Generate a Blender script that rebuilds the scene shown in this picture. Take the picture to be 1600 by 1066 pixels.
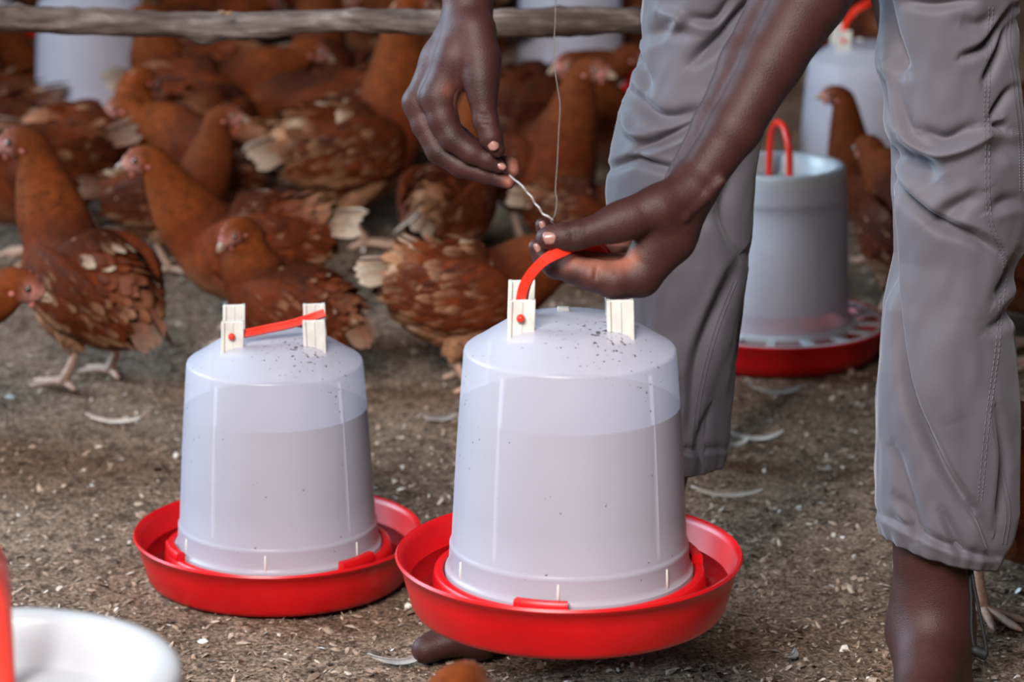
import bpy, math, random
import numpy as np
from mathutils import Vector, Matrix
from mathutils.bvhtree import BVHTree

C = bpy.context.scene.collection
scene = bpy.context.scene
for o in list(bpy.data.objects):
    bpy.data.objects.remove(o)

# ------------------------------------------------------------------ camera
F_PX, PITCH, CAM_H = 4937.0, math.radians(15.0), 1.245
cam = bpy.data.cameras.new('camera')
cam.sensor_width = 36.0
cam.lens = 36.0 * F_PX / 1600.0
cam.clip_start = 0.05
cam.dof.use_dof = True
cam.dof.focus_distance = 3.28
cam.dof.aperture_fstop = 5.8
camo = bpy.data.objects.new('camera', cam)
C.objects.link(camo)
camo.location = (0, 0, CAM_H)
camo.rotation_euler = (math.radians(90) - PITCH, 0, 0)
scene.camera = camo

# ------------------------------------------------------------------ light
world = bpy.data.worlds.new('world')
scene.world = world
world.use_nodes = True
bg = world.node_tree.nodes['Background']
bg.inputs[0].default_value = (0.60, 0.68, 0.82, 1)
bg.inputs[1].default_value = 0.06

def area(name, loc, target, sx, sy, col, power):
    l = bpy.data.lights.new(name, 'AREA')
    l.shape = 'RECTANGLE'; l.size = sx; l.size_y = sy
    l.color = col; l.energy = power
    o = bpy.data.objects.new(name, l)
    C.objects.link(o)
    o.location = loc
    d = Vector(target) - Vector(loc)
    o.rotation_euler = d.to_track_quat('-Z', 'Y').to_euler()
    return o

# open side of the shed behind to the left (cool sky) and the open side in front
side = area('light_open_side', (-3.6, 4.7, 1.9), (0.3, 3.3, 0.45), 2.6, 1.6, (0.58, 0.80, 1.0), 92)
side.data.spread = math.radians(110)
area('light_front_opening', (-1.1, -0.7, 3.5), (0.15, 3.2, 0.3), 2.0, 1.6, (1.0, 0.955, 0.94), 385)

scene.view_settings.view_transform = 'Standard'
scene.view_settings.look = 'None'
scene.view_settings.gamma = 1.0
scene.view_settings.use_curve_mapping = False
scene.view_settings.exposure = 0.22

# ------------------------------------------------------------------ pixel helpers (only used to find real positions)
FW = np.array([0, math.cos(PITCH), -math.sin(PITCH)])
UP = np.array([0, math.sin(PITCH), math.cos(PITCH)])
RT = np.array([1.0, 0, 0])
CP = np.array([0, 0, CAM_H])

def ray(px, py):
    return FW + (px - 800) / F_PX * RT + (533 - py) / F_PX * UP

def P(px, py, z):
    return CP + z * ray(px, py)

def G(px, py, h=0.0):
    d = ray(px, py)
    return CP + d * ((h - CAM_H) / d[2])

def PY(px, py, Y):
    d = ray(px, py)
    return CP + d * (Y / d[1])

def depth_of(p):
    return float(np.dot(np.asarray(p) - CP, FW))

def proj(pts):
    q = np.asarray(pts) - CP
    z = q @ FW
    return np.stack([800 + F_PX * (q @ RT) / z, 533 - F_PX * (q @ UP) / z], -1)

# ------------------------------------------------------------------ object helpers
def link(name, mesh, parent=None):
    o = bpy.data.objects.new(name, mesh)
    C.objects.link(o)
    if parent is not None:
        o.parent = parent
    return o

def mk(name, v, f, mat, parent=None, smooth=True, col=None, sharp=None):
    me = bpy.data.meshes.new(name)
    v = [tuple(map(float, p)) for p in v] if not isinstance(v, np.ndarray) else v.tolist()
    f = f.tolist() if isinstance(f, np.ndarray) else f
    me.from_pydata(v, [], f)
    if smooth:
        me.polygons.foreach_set('use_smooth', [True] * len(me.polygons))
    if sharp is not None:
        me.set_sharp_from_angle(angle=math.radians(sharp))
    if col is not None:
        a = me.color_attributes.new('col', 'FLOAT_COLOR', 'POINT')
        c = np.ones((len(v), 4), np.float32)
        c[:, :3] = col
        a.data.foreach_set('color', c.ravel())
    if mat is not None:
        me.materials.append(mat)
    me.update()
    return link(name, me, parent)

def tag(o, label=None, cat=None, group=None, kind=None):
    if label: o['label'] = label
    if cat: o['category'] = cat
    if group: o['group'] = group
    if kind: o['kind'] = kind
    return o

def empty(name, loc, rz=0.0):
    o = bpy.data.objects.new(name, None)
    o.empty_display_size = 0.05
    C.objects.link(o)
    o.location = tuple(map(float, loc))
    o.rotation_euler = (0, 0, rz)
    return o

def copy_tree(o, parent=None):
    c = o.copy()
    C.objects.link(c)
    if parent is not None:
        c.parent = parent
    for ch in list(o.children):
        copy_tree(ch, c)
    return c

def join(parts):
    vs, fs, n = [], [], 0
    for v, f in parts:
        vs.extend([tuple(p) for p in v])
        fs.extend([tuple(i + n for i in q) for q in f])
        n += len(v)
    return vs, fs

def lathe(prof, n=64, a0=0.0, a1=2 * math.pi, cx=0, cy=0):
    full = abs(a1 - a0 - 2 * math.pi) < 1e-6
    m = n if full else n + 1
    v, f, rows = [], [], []
    for r, z in prof:
        if r < 1e-6:
            rows.append([len(v)] * m); v.append((cx, cy, z))
        else:
            row = []
            for i in range(m):
                a = a0 + (a1 - a0) * i / n
                row.append(len(v)); v.append((cx + r * math.cos(a), cy + r * math.sin(a), z))
            rows.append(row)
    for j in range(len(rows) - 1):
        A, B = rows[j], rows[j + 1]
        for i in range(n):
            k = (i + 1) % m
            q = [A[i], A[k], B[k], B[i]]
            q = [x for t, x in enumerate(q) if x not in q[:t]]
            if len(q) >= 3: f.append(tuple(q))
    if not full:
        for s in (0, m - 1):
            loop = [r[s] for r in rows]
            f.append(tuple(loop if s else loop[::-1]))
    return v, f

def catmull(pts, n):
    p = np.asarray(pts, float)
    p = np.vstack([2 * p[0] - p[1], p, 2 * p[-1] - p[-2]])
    m = len(p) - 3
    out = []
    for i in range(n):
        t = i / (n - 1) * m
        k = min(int(t), m - 1); u = t - k
        a, b, c, d = p[k:k + 4]
        out.append(0.5 * (2 * b + (c - a) * u + (2 * a - 5 * b + 4 * c - d) * u * u + (3 * b - a - 3 * c + d) * u ** 3))
    return np.array(out)

def tube(pts, rad, n=8, cap=True, squash=1.0, ref=(0, 0, 1)):
    p = np.asarray(pts, float)
    rad = np.broadcast_to(np.asarray(rad, float), (len(p),))
    T = np.gradient(p, axis=0)
    T /= np.linalg.norm(T, axis=1)[:, None] + 1e-12
    v, f = [], []
    r0 = np.array(ref, float)
    if abs(np.dot(r0, T[0])) > 0.9: r0 = np.array([1.0, 0, 0])
    S = np.cross(T[0], r0); S /= np.linalg.norm(S)
    for i in range(len(p)):
        S = S - T[i] * np.dot(S, T[i]); S /= np.linalg.norm(S) + 1e-12
        N = np.cross(T[i], S)
        for k in range(n):
            a = 2 * math.pi * k / n
            v.append(p[i] + rad[i] * (S * math.cos(a) + N * math.sin(a) * squash))
    for i in range(len(p) - 1):
        for k in range(n):
            a, b = i * n + k, i * n + (k + 1) % n
            f.append((a, b, b + n, a + n))
    if cap:
        for i, s in ((0, -1), (len(p) - 1, 1)):
            c = len(v); v.append(p[i] + T[i] * rad[i] * 0.6 * s)
            for k in range(n):
                a, b = i * n + k, i * n + (k + 1) % n
                f.append((a, b, c) if s > 0 else (b, a, c))
    return v, f

def ball(c, r, n=12, m=8, M=None):
    v, f = [], []
    r = np.broadcast_to(np.asarray(r, float), (3,))
    for j in range(m + 1):
        th = math.pi * j / m
        for i in range(n):
            a = 2 * math.pi * i / n
            q = np.array([math.sin(th) * math.cos(a), math.sin(th) * math.sin(a), math.cos(th)]) * r
            if M is not None: q = M @ q
            v.append(np.asarray(c) + q)
    for j in range(m):
        for i in range(n):
            k = (i + 1) % n
            f.append((j * n + i, (j + 1) * n + i, (j + 1) * n + k, j * n + k))
    return v, f

def box(x0, x1, y0, y1, z0, z1):
    v = [(x0, y0, z0), (x1, y0, z0), (x1, y1, z0), (x0, y1, z0), (x0, y0, z1), (x1, y0, z1), (x1, y1, z1), (x0, y1, z1)]
    f = [(0, 3, 2, 1), (4, 5, 6, 7), (0, 1, 5, 4), (1, 2, 6, 5), (2, 3, 7, 6), (3, 0, 4, 7)]
    return v, f

def bevel(o, w, seg=2):
    m = o.modifiers.new('bevel', 'BEVEL')
    m.width = w; m.segments = seg; m.limit_method = 'ANGLE'; m.angle_limit = math.radians(35)
    return o

def vnoise(x, y, seed=0):
    xi, yi = np.floor(x).astype(np.int64), np.floor(y).astype(np.int64)
    u, w = x - xi, y - yi
    u = u * u * (3 - 2 * u); w = w * w * (3 - 2 * w)
    def h(a, b):
        n = (a * 374761393 + b * 668265263 + seed * 982451653) & 0x7fffffff
        n = ((n ^ (n >> 13)) * 1274126177) & 0x7fffffff
        return ((n ^ (n >> 16)) & 0xffff) / 65535.0
    return (h(xi, yi) * (1 - u) + h(xi + 1, yi) * u) * (1 - w) + (h(xi, yi + 1) * (1 - u) + h(xi + 1, yi + 1) * u) * w

# ------------------------------------------------------------------ materials
def nodes_of(name):
    m = bpy.data.materials.new(name); m.use_nodes = True
    nt = m.node_tree
    return m, nt, nt.nodes['Principled BSDF']

def N(nt, t, **kw):
    n = nt.nodes.new(t)
    for k, v in kw.items():
        if isinstance(k, str) and hasattr(n, k): setattr(n, k, v)
        else: n.inputs[k].default_value = v
    return n

def noise_tex(nt, scale, detail=4.0, rough=0.55, coord='Object'):
    tc = nt.nodes.new('ShaderNodeTexCoord')
    n = nt.nodes.new('ShaderNodeTexNoise')
    n.inputs['Scale'].default_value = scale
    n.inputs['Detail'].default_value = detail
    n.inputs['Roughness'].default_value = rough
    nt.links.new(tc.outputs[coord], n.inputs['Vector'])
    return n

def ramp(nt, src, stops):
    r = nt.nodes.new('ShaderNodeValToRGB')
    e = r.color_ramp.elements
    while len(e) < len(stops): e.new(0.5)
    for el, (p, c) in zip(e, stops):
        el.position = p; el.color = (*c, 1) if len(c) == 3 else c
    nt.links.new(src, r.inputs[0])
    return r

def bump(nt, bs, src, strength, dist):
    b = nt.nodes.new('ShaderNodeBump')
    b.inputs['Strength'].default_value = strength
    b.inputs['Distance'].default_value = dist
    nt.links.new(src, b.inputs['Height'])
    nt.links.new(b.outputs[0], bs.inputs['Normal'])
    return b

def mix_col(nt, fac, a, b, mode='MIX'):
    m = nt.nodes.new('ShaderNodeMix'); m.data_type = 'RGBA'; m.blend_type = mode
    for sock, val in ((m.inputs[0], fac), (m.inputs[6], a), (m.inputs[7], b)):
        if isinstance(val, (int, float)): sock.default_value = val
        elif isinstance(val, tuple): sock.default_value = (*val, 1)
        else: nt.links.new(val, sock)
    return m.outputs[2]

def simple(name, col, rough=0.5, spec=0.5, var=0.0, scale=20, bmp=0.0, bdist=0.001, coat=0.0, sss=0.0):
    m, nt, b = nodes_of(name)
    b.inputs['Roughness'].default_value = rough
    b.inputs['Specular IOR Level'].default_value = spec
    b.inputs['Coat Weight'].default_value = coat
    if sss:
        b.inputs['Subsurface Weight'].default_value = sss
        b.inputs['Subsurface Radius'].default_value = (0.01, 0.01, 0.01)
        b.inputs['Subsurface Scale'].default_value = 1.0
    n = noise_tex(nt, scale)
    lo = tuple(c * (1 - var) for c in col); hi = tuple(min(1, c * (1 + var)) for c in col)
    r = ramp(nt, n.outputs['Fac'], [(0.3, lo), (0.7, hi)])
    nt.links.new(r.outputs[0], b.inputs['Base Color'])
    if bmp: bump(nt, b, n.outputs['Fac'], bmp, bdist)
    return m

def attr_mat(name, rough=0.7, spec=0.3, scale=60, var=0.2, bmp=0.3, bdist=0.001, obj_var=0.0):
    m, nt, b = nodes_of(name)
    b.inputs['Roughness'].default_value = rough
    b.inputs['Specular IOR Level'].default_value = spec
    a = nt.nodes.new('ShaderNodeAttribute'); a.attribute_name = 'col'
    n = noise_tex(nt, scale)
    r = ramp(nt, n.outputs['Fac'], [(0.3, (1 - var,) * 3), (0.7, (1 + var,) * 3)])
    c = mix_col(nt, 1.0, a.outputs['Color'], r.outputs[0], 'MULTIPLY')
    if obj_var:
        oi = nt.nodes.new('ShaderNodeObjectInfo')
        r2 = ramp(nt, oi.outputs['Random'], [(0, (1 - obj_var,) * 3), (1, (1 + obj_var,) * 3)])
        c = mix_col(nt, 1.0, c, r2.outputs[0], 'MULTIPLY')
    nt.links.new(c, b.inputs['Base Color'])
    if bmp: bump(nt, b, n.outputs['Fac'], bmp, bdist)
    return m

M = {}
M['red'] = simple('red_plastic', (0.60, 0.006, 0.009), 0.34, 0.32, 0.12, 14, 0.04, 0.001)
M['red_handle'] = simple('red_handle_plastic', (0.82, 0.035, 0.014), 0.35, 0.5, 0.10, 30)
M['white_lug'] = simple('aged_white_plastic', (0.66, 0.64, 0.58), 0.5, 0.4, 0.10, 60)
M['bone_plastic'] = simple('white_feeder_plastic', (0.50, 0.515, 0.535), 0.35, 0.5, 0.04, 8)
M['wire'] = simple('steel_wire', (0.42, 0.40, 0.38), 0.35, 0.8, 0.2, 300)
M['dull_wire'] = simple('dull_steel_wire', (0.13, 0.115, 0.105), 0.45, 0.5, 0.2, 300)
M['beak'] = simple('beak_horn', (0.34, 0.24, 0.17), 0.4, 0.5, 0.3, 200)
M['comb'] = simple('comb_skin', (0.42, 0.13, 0.11), 0.55, 0.4, 0.25, 150, 0.3, 0.001)
M['eye'] = simple('eye_amber', (0.10, 0.045, 0.02), 0.1, 0.8, 0.1, 100, coat=1.0)
M['pupil'] = simple('eye_pupil', (0.006, 0.006, 0.008), 0.08, 0.9, 0.0, 10, coat=1.0)
M['shank'] = simple('hen_leg_skin', (0.50, 0.32, 0.24), 0.55, 0.4, 0.25, 160, 0.5, 0.001)
M['feather'] = attr_mat('hen_feathers', 0.65, 0.12, 90, 0.22, 0.15, 0.001, 0.16)
M['henbody'] = attr_mat('hen_body', 0.8, 0.1, 60, 0.25, 0.4, 0.002, 0.16)
M['white_feather'] = simple('dropped_feather', (0.62, 0.58, 0.53), 0.6, 0.3, 0.15, 120)
M['grey_feather'] = simple('dropped_grey_feather', (0.34, 0.32, 0.31), 0.6, 0.3, 0.25, 120)
M['cord'] = simple('black_cord', (0.010, 0.010, 0.011), 0.6, 0.4, 0.3, 300, 0.4, 0.0006)
M['nail'] = simple('fingernail', (0.34, 0.17, 0.14), 0.28, 0.6, 0.12, 150)
M['shirt'] = simple('shirt_cloth', (0.30, 0.33, 0.40), 0.8, 0.2, 0.1, 40, 0.3, 0.002)
M['hair'] = simple('short_black_hair', (0.012, 0.010, 0.010), 0.7, 0.3, 0.3, 300, 0.8, 0.003)

def drinker_mat():
    # milky polypropylene: partly see-through so the water inside shows; dirt specks near the top
    m, nt, b = nodes_of('milky_plastic')
    b.inputs['Roughness'].default_value = 0.30
    b.inputs['Specular IOR Level'].default_value = 0.45
    tc = nt.nodes.new('ShaderNodeTexCoord')
    n = nt.nodes.new('ShaderNodeTexNoise'); n.inputs['Scale'].default_value = 9
    nt.links.new(tc.outputs['Object'], n.inputs['Vector'])
    base = ramp(nt, n.outputs['Fac'], [(0.3, (0.79, 0.78, 0.87)), (0.7, (0.83, 0.82, 0.91))]).outputs[0]
    n2 = nt.nodes.new('ShaderNodeTexNoise'); n2.inputs['Scale'].default_value = 190; n2.inputs['Detail'].default_value = 3
    nt.links.new(tc.outputs['Object'], n2.inputs['Vector'])
    n3 = nt.nodes.new('ShaderNodeTexNoise'); n3.inputs['Scale'].default_value = 14; n3.inputs['Detail'].default_value = 2
    nt.links.new(tc.outputs['Object'], n3.inputs['Vector'])
    # heavier specks in one dirty area beside a bracket
    dist = nt.nodes.new('ShaderNodeVectorMath'); dist.operation = 'DISTANCE'
    nt.links.new(tc.outputs['Object'], dist.inputs[0]); dist.inputs[1].default_value = (0.03, -0.04, 0.288)
    near = nt.nodes.new('ShaderNodeMapRange')
    near.inputs[1].default_value = 0.01; near.inputs[2].default_value = 0.075
    near.inputs[3].default_value = 0.165; near.inputs[4].default_value = 0.0
    nt.links.new(dist.outputs['Value'], near.inputs[0])
    s = nt.nodes.new('ShaderNodeMath'); s.operation = 'ADD'
    nt.links.new(n2.outputs['Fac'], s.inputs[0]); nt.links.new(near.outputs[0], s.inputs[1])
    s2 = nt.nodes.new('ShaderNodeMath'); s2.operation = 'MULTIPLY_ADD'
    nt.links.new(n3.outputs['Fac'], s2.inputs[0]); s2.inputs[1].default_value = 0.22
    nt.links.new(s.outputs[0], s2.inputs[2])
    sp = ramp(nt, s2.outputs[0], [(0.845, (0, 0, 0)), (0.87, (1, 1, 1))]).outputs[0]
    c = mix_col(nt, sp, base, (0.11, 0.075, 0.05))
    nt.links.new(c, b.inputs['Base Color'])
    tr = nt.nodes.new('ShaderNodeBsdfTranslucent')
    nt.links.new(c, tr.inputs['Color'])
    tp = nt.nodes.new('ShaderNodeBsdfTransparent')
    tp.inputs[0].default_value = (0.92, 0.92, 0.96, 1)
    m1 = nt.nodes.new('ShaderNodeMixShader'); m1.inputs[0].default_value = 0.30
    nt.links.new(b.outputs[0], m1.inputs[1]); nt.links.new(tr.outputs[0], m1.inputs[2])
    m2 = nt.nodes.new('ShaderNodeMixShader'); m2.inputs[0].default_value = 0.40
    nt.links.new(m1.outputs[0], m2.inputs[1]); nt.links.new(tp.outputs[0], m2.inputs[2])
    nt.links.new(m2.outputs[0], nt.nodes['Material Output'].inputs[0])
    return m
M['milky'] = drinker_mat()
M['tank_water'] = simple('water_in_tank', (0.135, 0.118, 0.155), 0.4, 0.3, 0.05, 6)

M['rib'] = M['milky']

def water_mat():
    m, nt, b = nodes_of('trough_water')
    tp = nt.nodes.new('ShaderNodeBsdfTransparent'); tp.inputs[0].default_value = (0.93, 0.93, 0.93, 1)
    gl = nt.nodes.new('ShaderNodeBsdfGlossy'); gl.inputs['Roughness'].default_value = 0.03
    fr = nt.nodes.new('ShaderNodeFresnel'); fr.inputs[0].default_value = 1.33
    n = noise_tex(nt, 30, 2)
    bp = nt.nodes.new('ShaderNodeBump'); bp.inputs['Strength'].default_value = 0.25; bp.inputs['Distance'].default_value = 0.004
    nt.links.new(n.outputs['Fac'], bp.inputs['Height'])
    nt.links.new(bp.outputs[0], gl.inputs['Normal']); nt.links.new(bp.outputs[0], fr.inputs['Normal'])
    mx = nt.nodes.new('ShaderNodeMixShader')
    nt.links.new(fr.outputs[0], mx.inputs[0]); nt.links.new(tp.outputs[0], mx.inputs[1]); nt.links.new(gl.outputs[0], mx.inputs[2])
    nt.links.new(mx.outputs[0], nt.nodes['Material Output'].inputs[0])
    return m
M['water'] = water_mat()

def floor_mat():
    m, nt, b = nodes_of('litter_floor')
    b.inputs['Roughness'].default_value = 0.95
    b.inputs['Specular IOR Level'].default_value = 0.1
    big = noise_tex(nt, 2.2, 4, 0.6)
    mid = noise_tex(nt, 34, 6, 0.7)
    fine = noise_tex(nt, 190, 5, 0.7)
    a = ramp(nt, big.outputs['Fac'], [(0.3, (0.27, 0.178, 0.122)), (0.7, (0.49, 0.355, 0.262))]).outputs[0]
    bb = ramp(nt, mid.outputs['Fac'], [(0.33, (0.42, 0.38, 0.36)), (0.5, (0.9, 0.88, 0.86)), (0.70, (1.35, 1.32, 1.28))]).outputs[0]
    cc = ramp(nt, fine.outputs['Fac'], [(0.38, (0.20, 0.18, 0.16)), (0.55, (0.95, 0.95, 0.95)), (0.70, (1.7, 1.65, 1.6))]).outputs[0]
    c = mix_col(nt, 1.0, a, bb, 'MULTIPLY'); c = mix_col(nt, 1.0, c, cc, 'MULTIPLY')
    nt.links.new(c, b.inputs['Base Color'])
    ad = nt.nodes.new('ShaderNodeMath'); ad.operation = 'MULTIPLY_ADD'; ad.inputs[1].default_value = 0.5
    nt.links.new(fine.outputs['Fac'], ad.inputs[0]); nt.links.new(mid.outputs['Fac'], ad.inputs[2])
    bump(nt, b, ad.outputs[0], 1.0, 0.012)
    return m
M['floor'] = floor_mat()
M['litter'] = attr_mat('litter_flakes', 0.85, 0.2, 300, 0.25, 0.0)

def bark_mat():
    m, nt, b = nodes_of('weathered_branch')
    b.inputs['Roughness'].default_value = 0.75
    tc = nt.nodes.new('ShaderNodeTexCoord'); mp = nt.nodes.new('ShaderNodeMapping')
    mp.inputs['Scale'].default_value = (6, 60, 60)
    nt.links.new(tc.outputs['Object'], mp.inputs[0])
    n = nt.nodes.new('ShaderNodeTexNoise'); n.inputs['Scale'].default_value = 1.5; n.inputs['Detail'].default_value = 6
    nt.links.new(mp.outputs[0], n.inputs['Vector'])
    n2 = noise_tex(nt, 9, 3)
    a = ramp(nt, n.outputs['Fac'], [(0.3, (0.05, 0.035, 0.030)), (0.55, (0.14, 0.113, 0.10)), (0.75, (0.32, 0.28, 0.26))]).outputs[0]
    c = mix_col(nt, 1.0, a, ramp(nt, n2.outputs['Fac'], [(0.35, (0.7, 0.6, 0.55)), (0.65, (1.15, 1.12, 1.1))]).outputs[0], 'MULTIPLY')
    nt.links.new(c, b.inputs['Base Color'])
    bump(nt, b, n.outputs['Fac'], 0.6, 0.004)
    return m
M['bark'] = bark_mat()
M['raw_wood'] = simple('broken_wood', (0.34, 0.22, 0.15), 0.8, 0.2, 0.35, 60, 0.6, 0.003)

def trouser_mat():
    m, nt, b = nodes_of('grey_trouser_cloth')
    b.inputs['Roughness'].default_value = 0.62
    b.inputs['Specular IOR Level'].default_value = 0.25
    b.inputs['Sheen Weight'].default_value = 0.25
    b.inputs['Sheen Roughness'].default_value = 0.4
    n = noise_tex(nt, 5, 4)
    f = noise_tex(nt, 900, 2)
    a = ramp(nt, n.outputs['Fac'], [(0.3, (0.104, 0.095, 0.109)), (0.7, (0.125, 0.115, 0.130))]).outputs[0]
    nt.links.new(a, b.inputs['Base Color'])
    bump(nt, b, f.outputs['Fac'], 0.15, 0.0006)
    return m
M['trouser'] = trouser_mat()
M['stitch'] = simple('grey_stitching', (0.17, 0.16, 0.185), 0.8, 0.2, 0.2, 600)

def skin_mat():
    m, nt, b = nodes_of('dark_skin')
    b.inputs['Roughness'].default_value = 0.56
    b.inputs['Specular IOR Level'].default_value = 0.38
    a = nt.nodes.new('ShaderNodeAttribute'); a.attribute_name = 'col'
    n = noise_tex(nt, 40, 5, 0.6)
    r = ramp(nt, n.outputs['Fac'], [(0.3, (0.8,) * 3), (0.7, (1.2,) * 3)]).outputs[0]
    nt.links.new(mix_col(nt, 1.0, a.outputs['Color'], r, 'MULTIPLY'), b.inputs['Base Color'])
    tc = nt.nodes.new('ShaderNodeTexCoord')
    v = nt.nodes.new('ShaderNodeTexVoronoi'); v.inputs['Scale'].default_value = 700
    nt.links.new(tc.outputs['Object'], v.inputs['Vector'])
    n2 = noise_tex(nt, 260, 4, 0.65)
    ad = nt.nodes.new('ShaderNodeMath'); ad.operation = 'ADD'
    nt.links.new(v.outputs['Distance'], ad.inputs[0]); nt.links.new(n2.outputs['Fac'], ad.inputs[1])
    bump(nt, b, ad.outputs[0], 0.22, 0.0012)
    return m
M['skin'] = skin_mat()
# ------------------------------------------------------------------ floor
rng = np.random.default_rng(5)
def ground_h(x, y):
    return (vnoise(x * 5, y * 5, 1) - 0.5) * 0.006 + (vnoise(x * 22, y * 22, 2) - 0.5) * 0.004 + (vnoise(x * 70, y * 70, 3) - 0.5) * 0.003 - 0.003

xs = np.concatenate([np.linspace(-6, -1.25, 12)[:-1], np.linspace(-1.25, 1.25, 230), np.linspace(1.25, 6, 12)[1:]])
ys = np.concatenate([np.linspace(-3, 2.3, 8)[:-1], np.linspace(2.3, 5.4, 280), np.linspace(5.4, 14, 24)[1:]])
gx, gy = np.meshgrid(xs, ys)
gz = ground_h(gx, gy)
nv = np.stack([gx.ravel(), gy.ravel(), gz.ravel()], 1)
nx, ny = len(xs), len(ys)
i, j = np.meshgrid(np.arange(nx - 1), np.arange(ny - 1))
a = (j * nx + i).ravel()
fl = mk('floor', nv, np.stack([a, a + 1, a + nx + 1, a + nx], 1), M['floor'])
tag(fl, 'trodden brown earth floor of the shed', kind='structure')

# wood shavings, husks and crumbs lying loose all over the floor
nf = 75000
u = rng.random(nf)
fy = 2.55 + 4.5 * u ** 1.7
fx = (rng.random(nf) - 0.5) * (fy * 0.42 + 0.25)
keep = vnoise(fx * 6, fy * 6, 9) + 0.35 * rng.random(nf) > 0.36
fx, fy = fx[keep], fy[keep]; nf = len(fx)
L = rng.lognormal(math.log(0.0024), 0.55, nf).clip(0.0009, 0.009)
W = L * rng.uniform(0.25, 0.8, nf)
an = rng.random(nf) * 6.283
tilt = rng.normal(0, 0.35, nf)
roll = rng.normal(0, 0.35, nf)
fz = ground_h(fx, fy) + 0.0012 + 0.3 * L * np.abs(np.sin(tilt))
ca, sa = np.cos(an), np.sin(an)
dx = np.stack([ca * np.cos(tilt), sa * np.cos(tilt), np.sin(tilt)], 1)
dy = np.stack([-sa * np.cos(roll), ca * np.cos(roll), np.sin(roll)], 1)
dz = np.cross(dx, dy)
c0 = np.stack([fx, fy, fz], 1)
shape = [(-1, -0.35, 0), (-0.3, -1, 0.0), (0.8, -0.7, 0.0), (1, 0.3, 0), (0.1, 1, 0), (0, 0, 0.35)]
V = np.zeros((nf, 6, 3))
for k, (sx, sy, sz) in enumerate(shape):
    jit = rng.uniform(0.7, 1.3, (nf, 1))
    V[:, k] = c0 + dx * (L[:, None] * sx * jit) + dy * (W[:, None] * sy * jit) + dz * (W[:, None] * sz)
base = np.arange(nf)[:, None] * 6
Fc = np.concatenate([base + np.array(t) for t in ((0, 1, 5), (1, 2, 5), (2, 3, 5), (3, 4, 5), (4, 0, 5))], 0)
pal = np.array([(0.34, 0.24, 0.175), (0.44, 0.325, 0.245), (0.19, 0.13, 0.09), (0.55, 0.45, 0.36), (0.075, 0.052, 0.04), (0.72, 0.67, 0.61)])
ci = rng.choice(6, nf, p=[0.28, 0.23, 0.20, 0.09, 0.165, 0.035])
fc = pal[ci] * rng.uniform(0.8, 1.2, (nf, 1))
lit = mk('litter', V.reshape(-1, 3), Fc, M['litter'], smooth=False, col=np.repeat(fc, 6, 0))
tag(lit, 'loose wood shavings, husks and crumbs scattered over the earth floor', 'litter', kind='stuff')

# ------------------------------------------------------------------ dropped feathers
def dropped_feather(px, py, length, ang, label, mat, curve=0.25, width=0.16, group=None):
    p = G(px, py)
    root = empty('fallen_feather', (p[0], p[1], 0.002), math.radians(ang))
    n = 12
    v, f = [], []
    for i in range(n + 1):
        t = i / n
        x = (t - 0.5) * length
        y = curve * length * (t - 0.5) ** 2
        w = width * length * (math.sin(math.pi * min(1, max(0, (t - 0.12) / 0.9))) ** 0.6 if t > 0.12 else 0.02)
        z = 0.004 + 0.08 * length * (2 * t - 1) ** 2
        v += [(x, y - w, z - 0.002), (x, y, z + 0.10 * w), (x, y + w * 0.8, z - 0.002)]
    for i in range(n):
        for k in range(2):
            a = i * 3 + k
            f.append((a, a + 1, a + 4, a + 3))
    mk('vane', v, f, mat, root)
    pts = [((t - 0.5) * length, curve * length * (t - 0.5) ** 2, 0.0045 + 0.08 * length * (2 * t - 1) ** 2 + 0.001) for t in np.linspace(-0.08, 0.95, 8)]
    v, f = tube(pts, np.linspace(0.0012, 0.0004, 8), 5)
    mk('quill', v, f, mat, root)
    tag(root, label, 'feather', group)

dropped_feather(1185, 690, 0.075, 12, 'large curved white feather lying on bare floor between the two trouser legs', M['white_feather'], 0.5, 0.10)
dropped_feather(1150, 700, 0.06, 40, 'pale feather lying under the curved white feather beside the grey trouser hem', M['white_feather'], 0.3, 0.09)
dropped_feather(1140, 780, 0.085, 2, 'thin straight white quill feather on the floor beside the front drinker', M['white_feather'], 0.12, 0.035)
dropped_feather(180, 664, 0.07, -2, 'thin pale feather flat on the floor between the bare-legged hen and the drinker', M['white_feather'], 0.1, 0.05)
dropped_feather(690, 660, 0.05, 25, 'small whitish feather on the floor between the two drinkers', M['grey_feather'], 0.3, 0.12)
dropped_feather(625, 1040, 0.06, 10, 'grey feather on the floor beside the toes under the red tray', M['grey_feather'], 0.3, 0.14)
dropped_feather(1290, 738, 0.022, 50, 'small white down feather on bare floor beside the standing grey trouser leg', M['white_feather'], 0.5, 0.3)
dropped_feather(1215, 618, 0.07, 6, 'dusty grey feather in the shadow under the red feeder pan', M['grey_feather'], 0.5, 0.10)
dropped_feather(1240, 1030, 0.03, 70, 'short pale feather on the floor beside the bare ankle', M['grey_feather'], 0.4, 0.16)

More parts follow.
